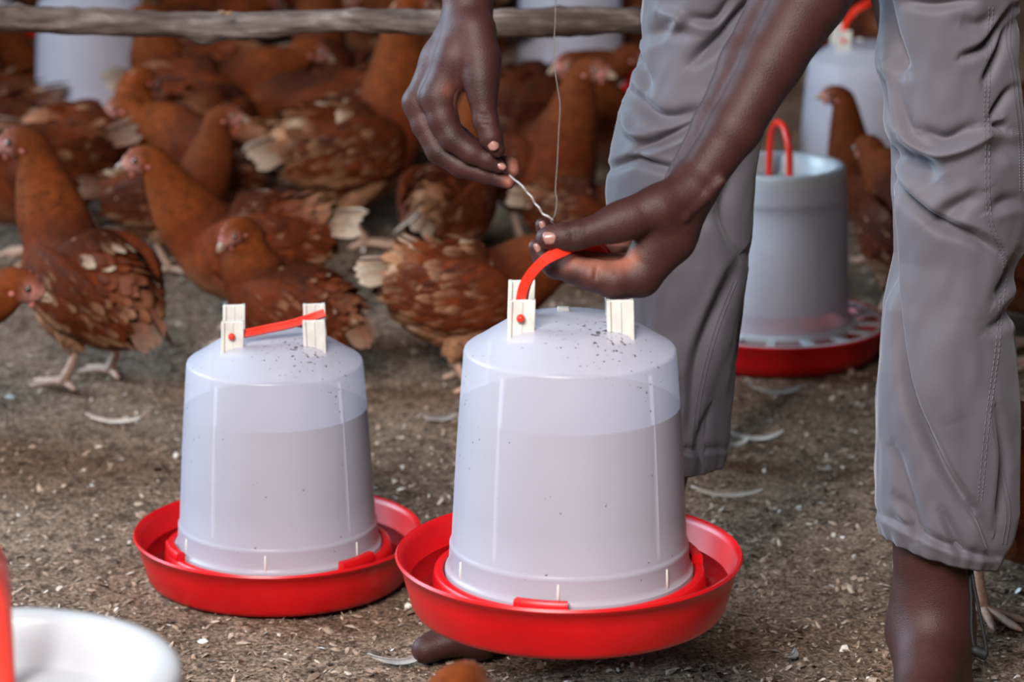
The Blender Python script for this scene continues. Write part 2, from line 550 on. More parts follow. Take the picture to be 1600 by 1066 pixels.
# ------------------------------------------------------------------ perch made from branches
ZP = 4.15
root = empty('perch', G(1098, 720), 0)
ctrl = [(-160, 30), (-40, 27), (40, 30), (150, 33), (260, 38), (380, 41), (480, 34), (600, 33), (700, 37), (800, 36), (900, 33), (999, 31)]
rp = [24, 21, 20, 22, 20, 22, 18, 19, 21, 22, 23, 19]
base_p = np.array(root.location)
cp = catmull([(*(P(x, y, ZP + 0.03 * math.sin(x * 0.006)) - base_p), r * ZP / F_PX) for (x, y), r in zip(ctrl, rp)], 150)
pts, rad = cp[:, :3], cp[:, 3]
v, f = tube(pts, rad, 22, cap=False)
v = np.array(v)
cen = np.repeat(pts, 22, 0)
th = np.tile(np.arange(22), len(pts)).astype(float)
d = (vnoise(np.repeat(np.arange(len(pts)), 22) * 0.5, th * 0.9, 4) - 0.5) * 0.22
xs_ = np.repeat(np.arange(len(pts)), 22)
for kx, kt, ka in ((61, 5, 0.5), (25, 15, 0.35), (112, 9, 0.4), (90, 19, 0.35), (133, 12, 0.45)):
    dt = np.minimum(np.abs(th - kt), 22 - np.abs(th - kt))
    d += ka * np.exp(-((xs_ - kx) / 2.0) ** 2 - (dt / 2.5) ** 2)
v = cen + (v - cen) * (1 + d)[:, None]
n0 = len(v)
f = list(f) + [tuple(range(n0 - 1, n0 - 23, -1))] + [tuple(range(22))]
mk('rail', v, f, M['bark'], root, sharp=70)
# broken end of the rail and a torn splinter
e = pts[-1]
vv, ff = [], []
for k in range(7):
    q = rng.normal(0, 0.005, 3)
    a_, b_ = tube([e + q - [0.03, 0, 0], e + q + [0.004 + 0.004 * rng.random(), 0, 0]], [0.008, 0.002], 5)
    vv, ff = join([(vv, ff), (a_, b_)])
mk('broken_end', vv, ff, M['raw_wood'], root, smooth=False)
for (sx, sy) in ((352, 20), (862, 53)):
    q = P(sx, sy, ZP - 0.02) - base_p
    vv, ff = [], []
    for k in range(4):
        d_ = rng.normal(0, 1, 3) * [0.012, 0.004, 0.006]
        vv, ff = join([(vv, ff), tube([q - d_, q + d_], [0.0018, 0.0008], 4)])
    mk('splinter', vv, ff, M['raw_wood'], root, smooth=False)
# the post that carries it and the short stick lashed to the rail
top = P(1098, -30, ZP + 0.09) - base_p
pp = [(0, 0, -0.02), (0.004, 0.0, 0.18), (-0.003, 0.004, 0.36), (top[0] * 0.2, 0.0, 0.62)]
q = catmull(pp, 30)
v, f = tube(q, np.linspace(0.020, 0.017, 30), 12)
mk('post', v, f, M['bark'], root)
a1 = P(940, 33, ZP + 0.045) - base_p; hz = a1[2]
b1 = np.array([0.03, -0.02, hz + 0.004])
v, f = tube(catmull([a1, (a1 + b1) / 2 + [0, 0, 0.003], b1], 12), 0.013, 10)
mk('crossbar', v, f, M['bark'], root)
pl = P(-150, 30, ZP) - base_p
v, f = tube(catmull([(pl[0], pl[1] + 0.045, -0.02), (pl[0] + 0.01, pl[1] + 0.045, 0.3), (pl[0], pl[1] + 0.04, 0.66)], 20), 0.022, 12)
mk('post', v, f, M['bark'], root)
tag(root, 'rough weathered branch laid as a roosting perch above the hens', 'perch')
# ------------------------------------------------------------------ bell drinkers
PAN = [(0, 0), (0.146, 0), (0.152, 0.002), (0.156, 0.008), (0.1635, 0.036), (0.1665, 0.050), (0.1700, 0.0525), (0.1715, 0.0555), (0.1700, 0.0580), (0.1670, 0.0570),
       (0.1635, 0.0510), (0.1570, 0.026), (0.1530, 0.0205), (0.1410, 0.0195), (0.1370, 0.0220), (0.1345, 0.034), (0.1330, 0.0405), (0.1310, 0.0420), (0.1255, 0.0420),
       (0.1240, 0.0400), (0.1230, 0.034), (0.1200, 0.030), (0, 0.030)]
JUG = [(0.1185, 0.036), (0.1222, 0.0365), (0.1228, 0.040), (0.1222, 0.0435), (0.1198, 0.0455), (0.1188, 0.050), (0.1178, 0.0665), (0.1180, 0.0685), (0.1168, 0.0705), (0.1158, 0.073),
       (0.1138, 0.110), (0.1110, 0.160), (0.1078, 0.205), (0.1033, 0.2630), (0.1026, 0.2652), (0.1008, 0.2668), (0.0960, 0.2695), (0.0880, 0.2745), (0.0800, 0.2798), (0.0730, 0.2842),
       (0.0670, 0.2880), (0.0600, 0.2912), (0.0500, 0.2935), (0, 0.2945)]

def plate(y, front, lean, h=0.043, w=0.026):
    # bracket: a flat web with a raised flange down each side, leaning slightly
    parts = [box(-w / 2, w / 2, -0.0018, 0.0018, 0, h)]
    for sx in (-1, 1):
        x = sx * (w / 2 - 0.002)
        parts.append(box(x - 0.002, x + 0.002, -0.0045, 0.0045, 0, h))
    parts.append(box(-0.0012, 0.0012, -0.0032, 0.0032, 0, h * 0.97))
    v, f = join(parts)
    return [(p[0] + lean * p[2], p[1] + y, p[2] + 0.0006 * (p[0] / w)) for p in v], f

def strap(path, wdir, w=0.0125, t=0.0095):
    # I-section strap swept along a path
    p = np.asarray(path)
    T = np.gradient(p, axis=0); T /= np.linalg.norm(T, axis=1)[:, None]
    prof = [(-w / 2, -t / 2), (-w / 6, -t / 2), (-w / 6, -t / 3.2), (w / 6, -t / 3.2), (w / 6, -t / 2), (w / 2, -t / 2), (w / 2, t / 2), (w / 6, t / 2), (w / 6, t / 3.2), (-w / 6, t / 3.2), (-w / 6, t / 2), (-w / 2, t / 2)]
    n = len(prof)
    v, f = [], []
    wd = np.asarray(wdir, float)
    for i in range(len(p)):
        S = wd - T[i] * np.dot(wd, T[i]); S /= np.linalg.norm(S)
        Nn = np.cross(S, T[i])
        for a, b in prof:
            v.append(p[i] + S * a + Nn * b)
    for i in range(len(p) - 1):
        for k in range(n):
            a, b = i * n + k, i * n + (k + 1) % n
            f.append((a, b, b + n, a + n))
    f.append(tuple(range(n - 1, -1, -1)))
    m = (len(p) - 1) * n
    f.append(tuple(range(m, m + n)))
    return v, f

def make_drinker(loc, rz, label, handle, group='bell drinkers', tab=0.0):
    root = empty('bell_drinker', loc, rz)
    v, f = lathe(PAN, 96)
    pan = mk('trough', v, f, M['red'], root, sharp=50)
    for k in range(3):
        a0 = math.radians(-103 + tab + 120 * k)
        v, f = lathe([(0.1225, 0.0405), (0.1335, 0.0405), (0.1335, 0.0485), (0.1315, 0.0510), (0.1245, 0.0510), (0.1225, 0.0490)], 10, a0 - 0.20, a0 + 0.20)
        mk('locking_tab', v, f, M['red'], pan, sharp=40)
    v, f = lathe([(0.1588, 0.030), (0.1520, 0.0300), (0.1450, 0.0300), (0.1350, 0.030)], 72)
    mk('trough_water', v, f, M['water'], pan)
    v, f = lathe(JUG, 112)
    jug = mk('tank', v, f, M['milky'], root, sharp=38)
    v, f = lathe([(0, 0.041), (0.1150, 0.041), (0.1155, 0.060), (0.1118, 0.110), (0.1095, 0.160), (0.1072, 0.2095), (0, 0.2095)], 72)
    mk('water', v, f, M['tank_water'], root, sharp=40)
    # moulded ribs down the tank and nubs along its foot
    for a in (-90 - 40, -90 + 48, 60, 140):
        ar = math.radians(a)
        pts = [(r * math.cos(ar), r * math.sin(ar), z) for r, z in ((0.1134, 0.076), (0.1119, 0.110), (0.1091, 0.160), (0.1059, 0.205), (0.1014, 0.256))]
        v, f = tube(catmull(pts, 14), 0.0022, 10)
        mk('rib', v, f, M['rib'], jug)
    for a in (-90 - 64, -90 - 6, -90 + 52, 80, 140):
        ar = math.radians(a)
        v, f = tube([(0.1185 * math.cos(ar), 0.1185 * math.sin(ar), 0.0455), (0.1178 * math.cos(ar), 0.1178 * math.sin(ar), 0.064)], [0.0018, 0.0012], 6)
        mk('nub', v, f, M['white_lug'], jug)
    v, f = box(-0.006, 0.006, -0.004, 0.004, 0.2930, 0.2985)
    bevel(mk('filler_nub', [(p[0] - 0.006, p[1] + 0.038, p[2] - 0.0015) for p in v], f, M['white_lug'], root, smooth=False), 0.001)
    LX = 0.048
    for sx in (-1, 1):
        for y, zb in ((-0.036, 0.2800), (0.022, 0.2850)):
            v, f = plate(y, y < 0, -0.03 * sx)
            b = mk('bracket', [(p[0] + sx * LX, p[1], p[2] + zb) for p in v], f, M['white_lug'], root, smooth=False)
            bevel(b, 0.0008)
            if (sx < 0) == (y < 0):
                v, f = ball((sx * LX, y + (-0.005 if y < 0 else 0.005), zb + 0.026), 0.0042, 10, 6)
                mk('pin', v, f, M['red_handle'], b)
    if handle == 'up':
        pts = [(-LX + 0.002, -0.028, 0.305), (-LX + 0.001, -0.026, 0.318), (-LX + 0.006, -0.030, 0.340), (-0.027, -0.037, 0.361), (-0.008, -0.032, 0.3705), (0.010, -0.004, 0.371), (0.029, 0.010, 0.362), (LX - 0.006, 0.012, 0.338), (LX, 0.016, 0.305)]
        v, f = strap(catmull(pts, 48), (0.25, 1, 0))
    else:
        pts = [(-LX + 0.002, -0.030, 0.306), (-LX + 0.016, -0.029, 0.3065), (-0.010, -0.022, 0.309), (0.020, -0.014, 0.313), (LX - 0.004, -0.006, 0.3185), (LX + 0.011, -0.002, 0.3225)]
        v, f = strap(catmull(pts, 30), (0.0, 0.6, 1), 0.0090, 0.0075)
    mk('handle', v, f, M['red_handle'], root, sharp=40)
    return tag(root, label, 'drinker', group)

# the drinker being wired up in front, and the one standing on the floor behind it
cF = P(889, 891, 3.12)
DF = make_drinker((cF[0], cF[1], cF[2] - 0.0385), 0.0, 'large drinker with upright red handle held by the man, hanging above the floor', 'up')
cL = G(436, 899)
DL = make_drinker((cL[0], cL[1], 0.0), math.radians(-62 * 0 + 3), 'full drinker standing on the floor with its red handle folded flat', 'down', tab=60.0)
def place_drinker(px, py, rz, label, src):
    g = G(px, py)
    o = copy_tree(src)
    o.location = (g[0], g[1], 0.0)
    o.rotation_euler = (0, 0, math.radians(rz))
    o['label'] = label
    return o
place_drinker(148, 204, 20, 'drinker standing behind the perch branch with two hens before it', DF)
place_drinker(890, 162, 15, 'drinker with red trough behind the light-necked hen and the hanging wire', DL)
place_drinker(1346, 318, 4, 'drinker with arched red handle behind the dark hen seen between the trousers', DF)
place_drinker(622, 38, 10, 'drinker beyond the perch branch, only its lower tank showing over the long-necked hen', DL)
place_drinker(5, 45, 40, 'drinker beyond the far end of the perch branch at its thin tip', DL)
place_drinker(1425, 40, 40, 'drinker far behind the arched red handle, its edge showing beside the trousers', DL)

# ------------------------------------------------------------------ tube feeders
def make_feeder(loc, rz, s, label):
    root = empty('tube_feeder', loc, rz)
    root.scale = (s, s, s)
    v, f = lathe([(0, 0), (0.140, 0), (0.150, 0.004), (0.160, 0.022), (0.167, 0.046), (0.1700, 0.048), (0.1712, 0.051), (0.1695, 0.053), (0.1660, 0.052), (0.158, 0.025), (0.146, 0.008), (0, 0.008)], 80)
    mk('pan', v, f, M['red'], root, sharp=50)
    # grill: an inner collar, an outer hoop and slanting spokes between them
    v, f = lathe([(0.108, 0.047), (0.121, 0.045), (0.121, 0.052), (0.108, 0.055)], 72)
    v, f = list(v), list(f) 
    gr = mk('grill', v, [q for q in f], M['bone_plastic'], root, sharp=40)
    v, f = lathe([(0.1565, 0.047), (0.1645, 0.047), (0.1645, 0.052), (0.1565, 0.052), (0.1565, 0.047)], 72)
    mk('grill_hoop', v, f, M['bone_plastic'], gr, sharp=40)
    sv, sf = box(0.118, 0.160, -0.0065, 0.0065, 0.0475, 0.0515)
    sp = None
    for k in range(16):
        a = 2 * math.pi * k / 16
        if sp is None:
            sp = mk('spoke', sv, sf, M['bone_plastic'], gr, smooth=False); o = sp
        else:
            o = sp.copy(); C.objects.link(o)
        o.rotation_euler = (0, 0, a)
    v, f = lathe([(0.1125, 0.049), (0.1135, 0.053), (0.1105, 0.062), (0.1095, 0.075), (0.1060, 0.150), (0.1020, 0.235), (0.1015, 0.240), (0.1020, 0.2425), (0.1015, 0.246), (0.0985, 0.280)], 96)
    mk('tube', v, f, M['milky'], root, sharp=45)
    v, f = lathe([(0.0, 0.080), (0.1068, 0.080), (0.1030, 0.150), (0.0992, 0.225), (0.0, 0.235)], 48)
    mk('feed', v, f, M['bone_plastic'], root)
    v, f = lathe([(0.0990, 0.246), (0.1000, 0.250), (0.0990, 0.283), (0.0978, 0.2870), (0.0945, 0.2892), (0.0890, 0.2895), (0.0845, 0.2885), (0.0810, 0.2850), (0.0792, 0.2680), (0.0765, 0.2610), (0.0, 0.2590)], 96)
    mk('lid', v, f, M['bone_plastic'], root, sharp=60)
    pts = [(0.001, -0.043, 0.260), (0.001, -0.042, 0.300), (0.0, -0.036, 0.328), (0.0, -0.020, 0.346), (0.0, 0.0, 0.350), (0.0, 0.020, 0.346), (0.0, 0.036, 0.328), (0.0, 0.042, 0.300), (0.0, 0.043, 0.260)]
    v, f = tube(catmull(pts, 40), 0.0053, 10)
    mk('handle', v, f, M['red_handle'], root)
    return tag(root, label, 'feeder', 'tube feeders')

g = G(1211, 551)
make_feeder((g[0], g[1], 0.0), math.radians(15), 1.0, 'white tube feeder with slotted red pan standing between the trouser legs')
s = 1.40
zN = 2.37
g = CP + ray(-9, 1044) * ((0.2895 * s - CAM_H) / ray(-9, 1044)[2])
make_feeder((g[0], g[1], 0.0), math.radians(2), s, 'white lidded feeder with red handle standing close in the corner, out of focus')
# ------------------------------------------------------------------ hens
RUST, GOLD, DARK, PALE, CREAM = (np.array(c) for c in ((0.115, 0.0225, 0.0058), (0.150, 0.036, 0.0078), (0.035, 0.0085, 0.0036), (0.36, 0.19, 0.105), (0.62, 0.50, 0.38)))
PINK = np.array((0.46, 0.20, 0.165))

NECKS = {  # offsets from the front of the body: base of neck ... crown; then beak-ward direction (pitch of the head)
    'up':   ([(0.018, 0.042), (0.028, 0.082), (0.034, 0.116)], 0.0),
    'tall': ([(0.012, 0.055), (0.020, 0.110), (0.026, 0.160)], 0.05),
    'mid':  ([(0.028, 0.035), (0.048, 0.068), (0.062, 0.095)], -0.08),
    'low':  ([(0.035, 0.020), (0.065, 0.032), (0.092, 0.042)], -0.25),
    'tuck': ([(0.010, 0.028), (0.012, 0.055), (0.012, 0.078)], -0.45),
    'peck': ([(0.040, -0.020), (0.068, -0.060), (0.085, -0.105)], -1.2),
}

def hen_proto(name, pitch=8, neck='up', yaw=0, headyaw=None, seed=0, tint=1.0, pale=0.12, tail_pale=0.4, tail_drop=0, nfe=3000, far=False, fat=1.0, step=0.0):
    """one hen, facing +X, feet at the origin"""
    r = np.random.default_rng(seed)
    headyaw = yaw if headyaw is None else headyaw
    pr = math.radians(pitch)
    DZ = 0.045
    hip = np.array([-0.005, 0, 0.185 - DZ])
    def rot(p):
        p = np.asarray(p, float) - [0, 0, DZ] - hip
        return hip + np.array([p[0] * math.cos(pr) - p[2] * math.sin(pr), p[1], p[0] * math.sin(pr) + p[2] * math.cos(pr)])
    ctrl = []   # x y z ry rz yaw kind
    body = [(-0.152, 0.243, 0.008, 0.010), (-0.132, 0.240, 0.026, 0.030), (-0.098, 0.226, 0.050, 0.058), (-0.045, 0.204, 0.069, 0.081), (0.015, 0.192, 0.077, 0.088), (0.065, 0.196, 0.070, 0.079), (0.100, 0.214, 0.053, 0.061)]
    for x, z, ry, rz in body:
        q = rot((x * 0.80, 0, z)); ctrl.append((*q, ry * fat, rz * fat, 0.0))
    base = np.array(ctrl[-1][:3])
    offs, hp = NECKS[neck]
    rads = [(0.048, 0.052), (0.037, 0.040), (0.0275, 0.0290)]
    for k, ((ox, oz), (ry, rz)) in enumerate(zip(offs, rads)):
        ya = math.radians(yaw) * (0.45 + 0.275 * k)
        ctrl.append((base[0] + ox * math.cos(ya), base[1] + ox * math.sin(ya), base[2] + oz, ry, rz, ya))
    h0 = np.array(ctrl[-1][:3]); ya = math.radians(headyaw)
    hd = np.array([math.cos(ya) * math.cos(hp), math.sin(ya) * math.cos(hp), math.sin(hp)])
    hu = np.array([-math.cos(ya) * math.sin(hp), -math.sin(ya) * math.sin(hp), math.cos(hp)])
    for a, b, ry, rz in ((0.010, 0.017, 0.0235, 0.0262), (0.030, 0.021, 0.0210, 0.0235), (0.046, 0.018, 0.0145, 0.0165), (0.055, 0.015, 0.0075, 0.0095)):
        q = h0 + hd * a + hu * b; ctrl.append((*q, ry, rz, ya))
    nc = len(ctrl)
    NR, NS = (44, 20) if not far else (30, 14)
    cc = catmull(ctrl, NR)
    tt = np.linspace(0, nc - 1, NR)
    cen = cc[:, :3]
    T = np.gradient(cen, axis=0); T /= np.linalg.norm(T, axis=1)[:, None]
    S = np.stack([-np.sin(cc[:, 5]), np.cos(cc[:, 5]), 0 * cc[:, 5]], 1)
    S = S - T * np.sum(S * T, 1)[:, None]; S /= np.linalg.norm(S, axis=1)[:, None]
    U = np.cross(T, S)
    ang = np.arange(NS) / NS * 2 * math.pi
    ca, sa = np.cos(ang), np.sin(ang)
    V = cen[:, None] + S[:, None] * (np.maximum(cc[:, 3], 0.002)[:, None] * ca)[..., None] + U[:, None] * (np.maximum(cc[:, 4], 0.002)[:, None] * sa)[..., None]
    def colour(t, s_up, rnd):
        """t along the bird (0 tail .. nc-1 beak), s_up -1 belly .. 1 back"""
        c = RUST * (0.75 + 0.5 * rnd)
        c = c + (DARK - c) * (0.55 * np.clip(s_up, 0, 1) * np.clip((t - 2.0) / 1.0, 0, 1) * np.clip((6.8 - t) / 1.0, 0, 1))[..., None] if False else c
        return c
    def colours(t, su, rnd):
        t = np.asarray(t, float); su = np.asarray(su, float)
        w = lambda x: np.clip(x, 0, 1)[..., None]
        c = np.broadcast_to(RUST, t.shape + (3,)).copy()
        c += (DARK - c) * w(0.75 * w_(su, -0.1, 0.8) * w_(t, 2.2, 3.4) * (1 - w_(t, 6.0, 7.0)))
        c += (GOLD - c) * w(w_(t, 6.2, 7.4) * 0.75)
        c += (PALE - c) * w(w_(-su, 0.45, 0.95) * (1 - w_(t, 4.2, 6.0)) * 0.75)
        c += (PALE - c) * w((1 - w_(t, 0.6, 2.2)) * tail_pale)
        return c * (0.72 + 0.56 * rnd)[..., None] * tint
    def w_(x, a, b):
        return np.clip((np.asarray(x) - a) / (b - a), 0, 1)
    tg = np.repeat(tt, NS); sg = np.tile(sa, NR)
    col = colours(tg, sg, r.random(NR * NS) * 0.5 + 0.25)
    fm = w_(tg, nc - 3.3, nc - 2.5) * (1 - 0.85 * w_(sg, 0.20, 0.7) * (1 - w_(tg, nc - 2.2, nc - 1.4)))
    col = col * (1 - fm[:, None]) + PINK * 0.9 * fm[:, None] * (0.75 + 0.5 * r.random(NR * NS))[:, None]
    verts = V.reshape(-1, 3); faces = []
    for i in range(NR - 1):
        for k in range(NS):
            a, b = i * NS + k, i * NS + (k + 1) % NS
            faces.append((a, b, b + NS, a + NS))
    n0 = len(verts)
    verts = np.vstack([verts, cen[0:1], cen[-1:]]); col = np.vstack([col, col[0:1], PINK[None]])
    for k in range(NS):
        faces.append((k, n0, (k + 1) % NS)); faces.append(((NR - 1) * NS + k, (NR - 1) * NS + (k + 1) % NS, n0 + 1))
    # drumsticks run on from the body
    hocks = []
    for sd in (-1, 1):
        sx = step * sd
        hk = np.array([-0.022 + sx * 0.6, sd * 0.040, 0.068])
        hocks.append(hk)
        tp = np.array([0.012, sd * 0.043, 0.127])
        pts = catmull([tp, tp * 0.62 + hk * 0.38, hk + (0.002, 0, 0.018), hk], 9)
        tv, tf = tube(pts, [0.036, 0.038, 0.036, 0.032, 0.026, 0.020, 0.015, 0.011, 0.008], 12)
        n1 = len(verts)
        verts = np.vstack([verts, np.array(tv)]); faces += [tuple(i + n1 for i in q) for q in tf]
        tc = PALE * 0.65 * tint + RUST * 0.35
        col = np.vstack([col, np.broadcast_to(tc, (len(tv), 3)) * (0.8 + 0.4 * r.random((len(tv), 1)))])
    root = empty('hen', (0, 0, 0))
    mk('body', verts, faces, M['henbody'], root, col=col)

    # ---- plumage: overlapping feathers laid over the body, one joined part
    FV, FF, FCol = [], [], []
    def feather_rows(p, d, nrm, Ln, Wd, lift, c0, c1):
        d = d * math.cos(lift) + nrm * math.sin(lift)
        wv = np.cross(nrm, d); wv /= np.linalg.norm(wv) + 1e-9
        n2 = np.cross(d, wv)
        i0 = len(FV)
        for u, wk in ((0.0, 0.45), (0.4, 1.0), (0.75, 0.85), (1.0, 0.12)):
            q = p + d * (Ln * u) - n2 * (Ln * 0.22 * u * u)
            cr = 0.16 * Wd * wk
            cu = c0 * (1 - u) + c1 * u
            FV.extend((q - wv * Wd * wk * 0.5 - n2 * cr, q + n2 * cr * 0.2, q + wv * Wd * wk * 0.5 - n2 * cr))
            FCol.extend((cu, cu * 0.86, cu))
        for k in range(3):
            a = i0 + k * 3
            FF.extend(((a, a + 1, a + 4, a + 3), (a + 1, a + 2, a + 5, a + 4)))
    nf_ = nfe if not far else 500
    circ = np.maximum(cc[:, 3] + cc[:, 4], 0.004)
    seg = np.linalg.norm(np.gradient(cen, axis=0), axis=1)
    dens = circ * seg / (0.35 + 0.65 * np.clip((8.5 - tt) / 3.0, 0, 1)) ** 1.7
    dens *= 1 + 4.5 * np.clip((tt - 5.8) / 1.2, 0, 1)
    dens[tt > nc - 3.5] = 0; dens[tt < 0.4] = 0
    pdf = dens / dens.sum()
    rings = r.choice(NR, nf_, p=pdf)
    for ri in rings:
        a = r.random() * 2 * math.pi
        t = tt[ri]
        off = S[ri] * cc[ri, 3] * math.cos(a) + U[ri] * cc[ri, 4] * math.sin(a)
        p = cen[ri] + off + T[ri] * (r.random() - 0.5) * seg[ri]
        nrm = S[ri] * math.cos(a) / cc[ri, 3] + U[ri] * math.sin(a) / cc[ri, 4]
        nrm /= np.linalg.norm(nrm)
        d = -T[ri] + S[ri] * r.normal(0, 0.10) + U[ri] * r.normal(0, 0.08) - np.array([0, 0, 0.18])
        d -= nrm * np.dot(d, nrm); d /= np.linalg.norm(d) + 1e-9
        nk = float(w_(t, 5.6, 7.6))
        Ln = (0.029 * (1 - nk) + 0.027 * nk) * r.uniform(0.8, 1.25)
        if t > nc - 4.6: Ln *= 0.55
        Wd = (0.0165 * (1 - nk) + 0.0080 * nk) * r.uniform(0.8, 1.2)
        su = math.sin(a)
        c = colours(np.array([t]), np.array([su]), np.array([r.random()]))[0]
        if nk > 0.2: c = c * r.choice([0.5, 0.8, 1.1, 1.5])
        c1 = c * r.uniform(0.85, 1.2)
        if r.random() < pale * (1.6 if t < 5 else 0.3) * (1.5 if su < 0.3 else 0.8):
            k = r.uniform(0.3, 0.9); c1 = c1 * (1 - k) + PALE * k * tint
            if r.random() < 0.35: c1 = c1 * 0.4 + CREAM * 0.6 * tint; c = c * 0.6 + PALE * 0.4 * tint
        feather_rows(p - nrm * 0.001, d, nrm, Ln, Wd, r.uniform(0.05, 0.13), c, c1)
    for sd, hk in zip((-1, 1), hocks):    # thigh feathers
        tp = np.array([0.012, sd * 0.043, 0.127])
        for k in range(70 if not far else 25):
            u = r.random() * 0.85; a = r.random() * 6.283
            ax = hk - tp; ax /= np.linalg.norm(ax)
            s1 = np.cross(ax, [0, 1, 0]); s1 /= np.linalg.norm(s1); s2 = np.cross(ax, s1)
            nn = s1 * math.cos(a) + s2 * math.sin(a)
            p = tp + (hk - tp) * u + nn * (0.037 * (1 - u) + 0.012 * u)
            c = (PALE * 0.6 + RUST * 0.4) * r.uniform(0.7, 1.15) * tint
            feather_rows(p, ax, nn, 0.024, 0.014, 0.12, c, c * r.uniform(0.9, 1.2))
    pl = mk('plumage', np.array(FV), FF, M['feather'], root, col=np.array(FCol))
    pl['kind'] = 'stuff'

    # ---- wings
    for sd in (-1, 1):
        wc = [(0.085, 0.050, 0.205, 0.008, 0.016), (0.060, 0.064, 0.202, 0.014, 0.040), (0.010, 0.073, 0.205, 0.016, 0.056), (-0.045, 0.068, 0.210, 0.014, 0.052), (-0.095, 0.050, 0.214, 0.010, 0.034), (-0.140, 0.030, 0.214, 0.005, 0.014)]
        pts = catmull([(*rot((x * 0.85, sd * y * fat, z)), ry, rz) for x, y, z, ry, rz in wc], 16)
        wcen = pts[:, :3]
        wT = np.gradient(wcen, axis=0); wT /= np.linalg.norm(wT, axis=1)[:, None]
        wU = np.array([-math.sin(pr), 0, math.cos(pr)]); WV, WF, WC = [], [], []
        for i in range(16):
            so = np.cross(wT[i], wU) * -1; so /= np.linalg.norm(so)
            so = so if so[1] * sd > 0 else -so
            for k in range(12):
                a = 2 * math.pi * k / 12
                WV.append(wcen[i] + so * pts[i, 3] * math.cos(a) + wU * pts[i, 4] * math.sin(a))
                WC.append((RUST * 0.8 + DARK * 0.2) * tint * r.uniform(0.8, 1.2))
        for i in range(15):
            for k in range(12):
                a, b = i * 12 + k, i * 12 + (k + 1) % 12
                WF.append((a, b, b + 12, a + 12))
        wing = mk('wing', WV, WF, M['henbody'], root, col=np.array(WC))
        FV, FF, FCol = [], [], []
        nw = 230 if not far else 70
        us = np.concatenate([r.random(nw) * 13.5 + 0.5, np.linspace(3, 13, 9 if not far else 5)])
        for q_, u in enumerate(us):
            prim = q_ >= nw
            i = min(int(u), 14); fr = u - i
            cpos = wcen[i] * (1 - fr) + wcen[i + 1] * fr
            ry = pts[i, 3]; rz = pts[i, 4]
            so = np.cross(wT[i], wU); so /= np.linalg.norm(so); so = so if so[1] * sd > 0 else -so
            b = r.uniform(-0.95, 0.95) if not prim else -0.75
            ca_ = math.sqrt(1 - b * b)
            p = cpos + so * ry * ca_ + wU * rz * b
            nn = so * ca_ / ry + wU * b / rz; nn /= np.linalg.norm(nn)
            d = wT[i] - wU * (0.22 if not prim else 0.10) + wU * r.normal(0, 0.06)
            d -= nn * np.dot(d, nn); d /= np.linalg.norm(d)
            c = (RUST * 0.55 + DARK * 0.45 if b > 0 else RUST * 0.9) * r.uniform(0.7, 1.3) * tint
            c1 = c * r.uniform(0.9, 1.25)
            if r.random() < pale * 1.8 or (prim and r.random() < 0.35):
                k = r.uniform(0.35, 0.9); c1 = c1 * (1 - k) + PALE * k * tint
            if prim: feather_rows(p + nn * 0.002, d, nn, 0.050 * r.uniform(0.9, 1.1), 0.015, 0.03, c, c1)
            else: feather_rows(p, d, nn, 0.026 * r.uniform(0.8, 1.2), 0.0145 * r.uniform(0.8, 1.2), r.uniform(0.04, 0.11), c, c1)
        wp = mk('wing_feathers', np.array(FV), FF, M['feather'], wing, col=np.array(FCol))
        wp['kind'] = 'stuff'

    # ---- tail
    for k in range(8 if not far else 5):
        m_ = 8 if not far else 5
        a = (k / (m_ - 1) - 0.5) * 2
        sd = 1 if k % 2 else -1
        p0 = rot((-0.092, 0.016 * a, 0.232 + 0.016 * (1 - abs(a))))
        dr = math.radians(14 - tail_drop + 12 * (1 - abs(a)) - 6 * abs(a)) + pr * 1.0
        d = np.array([-math.cos(dr), 0.30 * a, math.sin(dr) * 1.0 if True else 0])
        d[2] = math.sin(math.radians(14 - tail_drop + 10 * (1 - abs(a)))) - math.sin(pr)
        d /= np.linalg.norm(d)
        nn = np.array([0, 0.75 * np.sign(a) if a else 0, 1.0]); nn -= d * np.dot(nn, d); nn /= np.linalg.norm(nn)
        wv = np.cross(nn, d)
        Ln, Wd = 0.080 * r.uniform(0.9, 1.1), 0.024
        c = RUST * r.uniform(0.7, 1.1) * tint
        kk = tail_pale * r.uniform(0.4, 1.4)
        ct = c * (1 - min(kk, 1)) + CREAM * 0.85 * min(kk, 1) * tint
        tv, tf, tc = [], [], []
        for u in np.linspace(0, 1, 8):
            wk = (0.35 + 0.65 * min(1, u * 2.2)) * (1 if u < 0.75 else math.sqrt(max(0.02, 1 - ((u - 0.75) / 0.25) ** 2)))
            q = p0 + d * Ln * u - nn * Ln * 0.12 * u * u
            cu = c * (1 - u) + ct * u
            for w2, up in ((-0.5, -0.12), (0, 0.04), (0.5, -0.12)):
                tv.append(q + wv * Wd * wk * w2 + nn * Wd * wk * up); tc.append(cu * (0.85 if w2 == 0 else 1))
        for i in range(7):
            for q in range(2):
                a_ = i * 3 + q; tf.append((a_, a_ + 1, a_ + 4, a_ + 3))
        mk('tail_feather', tv, tf, M['feather'], root, col=np.array(tc))

    # ---- head: beak, comb, wattles, eyes, ear
    hs = np.array([-math.sin(ya), math.cos(ya), 0])
    Mh = np.stack([hd, hs, hu], 1)
    at = lambda a, b, c: h0 + hd * a + hs * b + hu * c
    pts = [at(0.047, 0, 0.0175), at(0.058, 0, 0.0172), at(0.065, 0, 0.0145), at(0.0705, 0, 0.0095)]
    v1 = tube(catmull(pts, 8), np.linspace(0.0082, 0.0010, 8), 8)
    v2 = tube(catmull([at(0.047, 0, 0.0105), at(0.058, 0, 0.0105), at(0.0685, 0, 0.0090)], 6), np.linspace(0.0052, 0.0012, 6), 8)
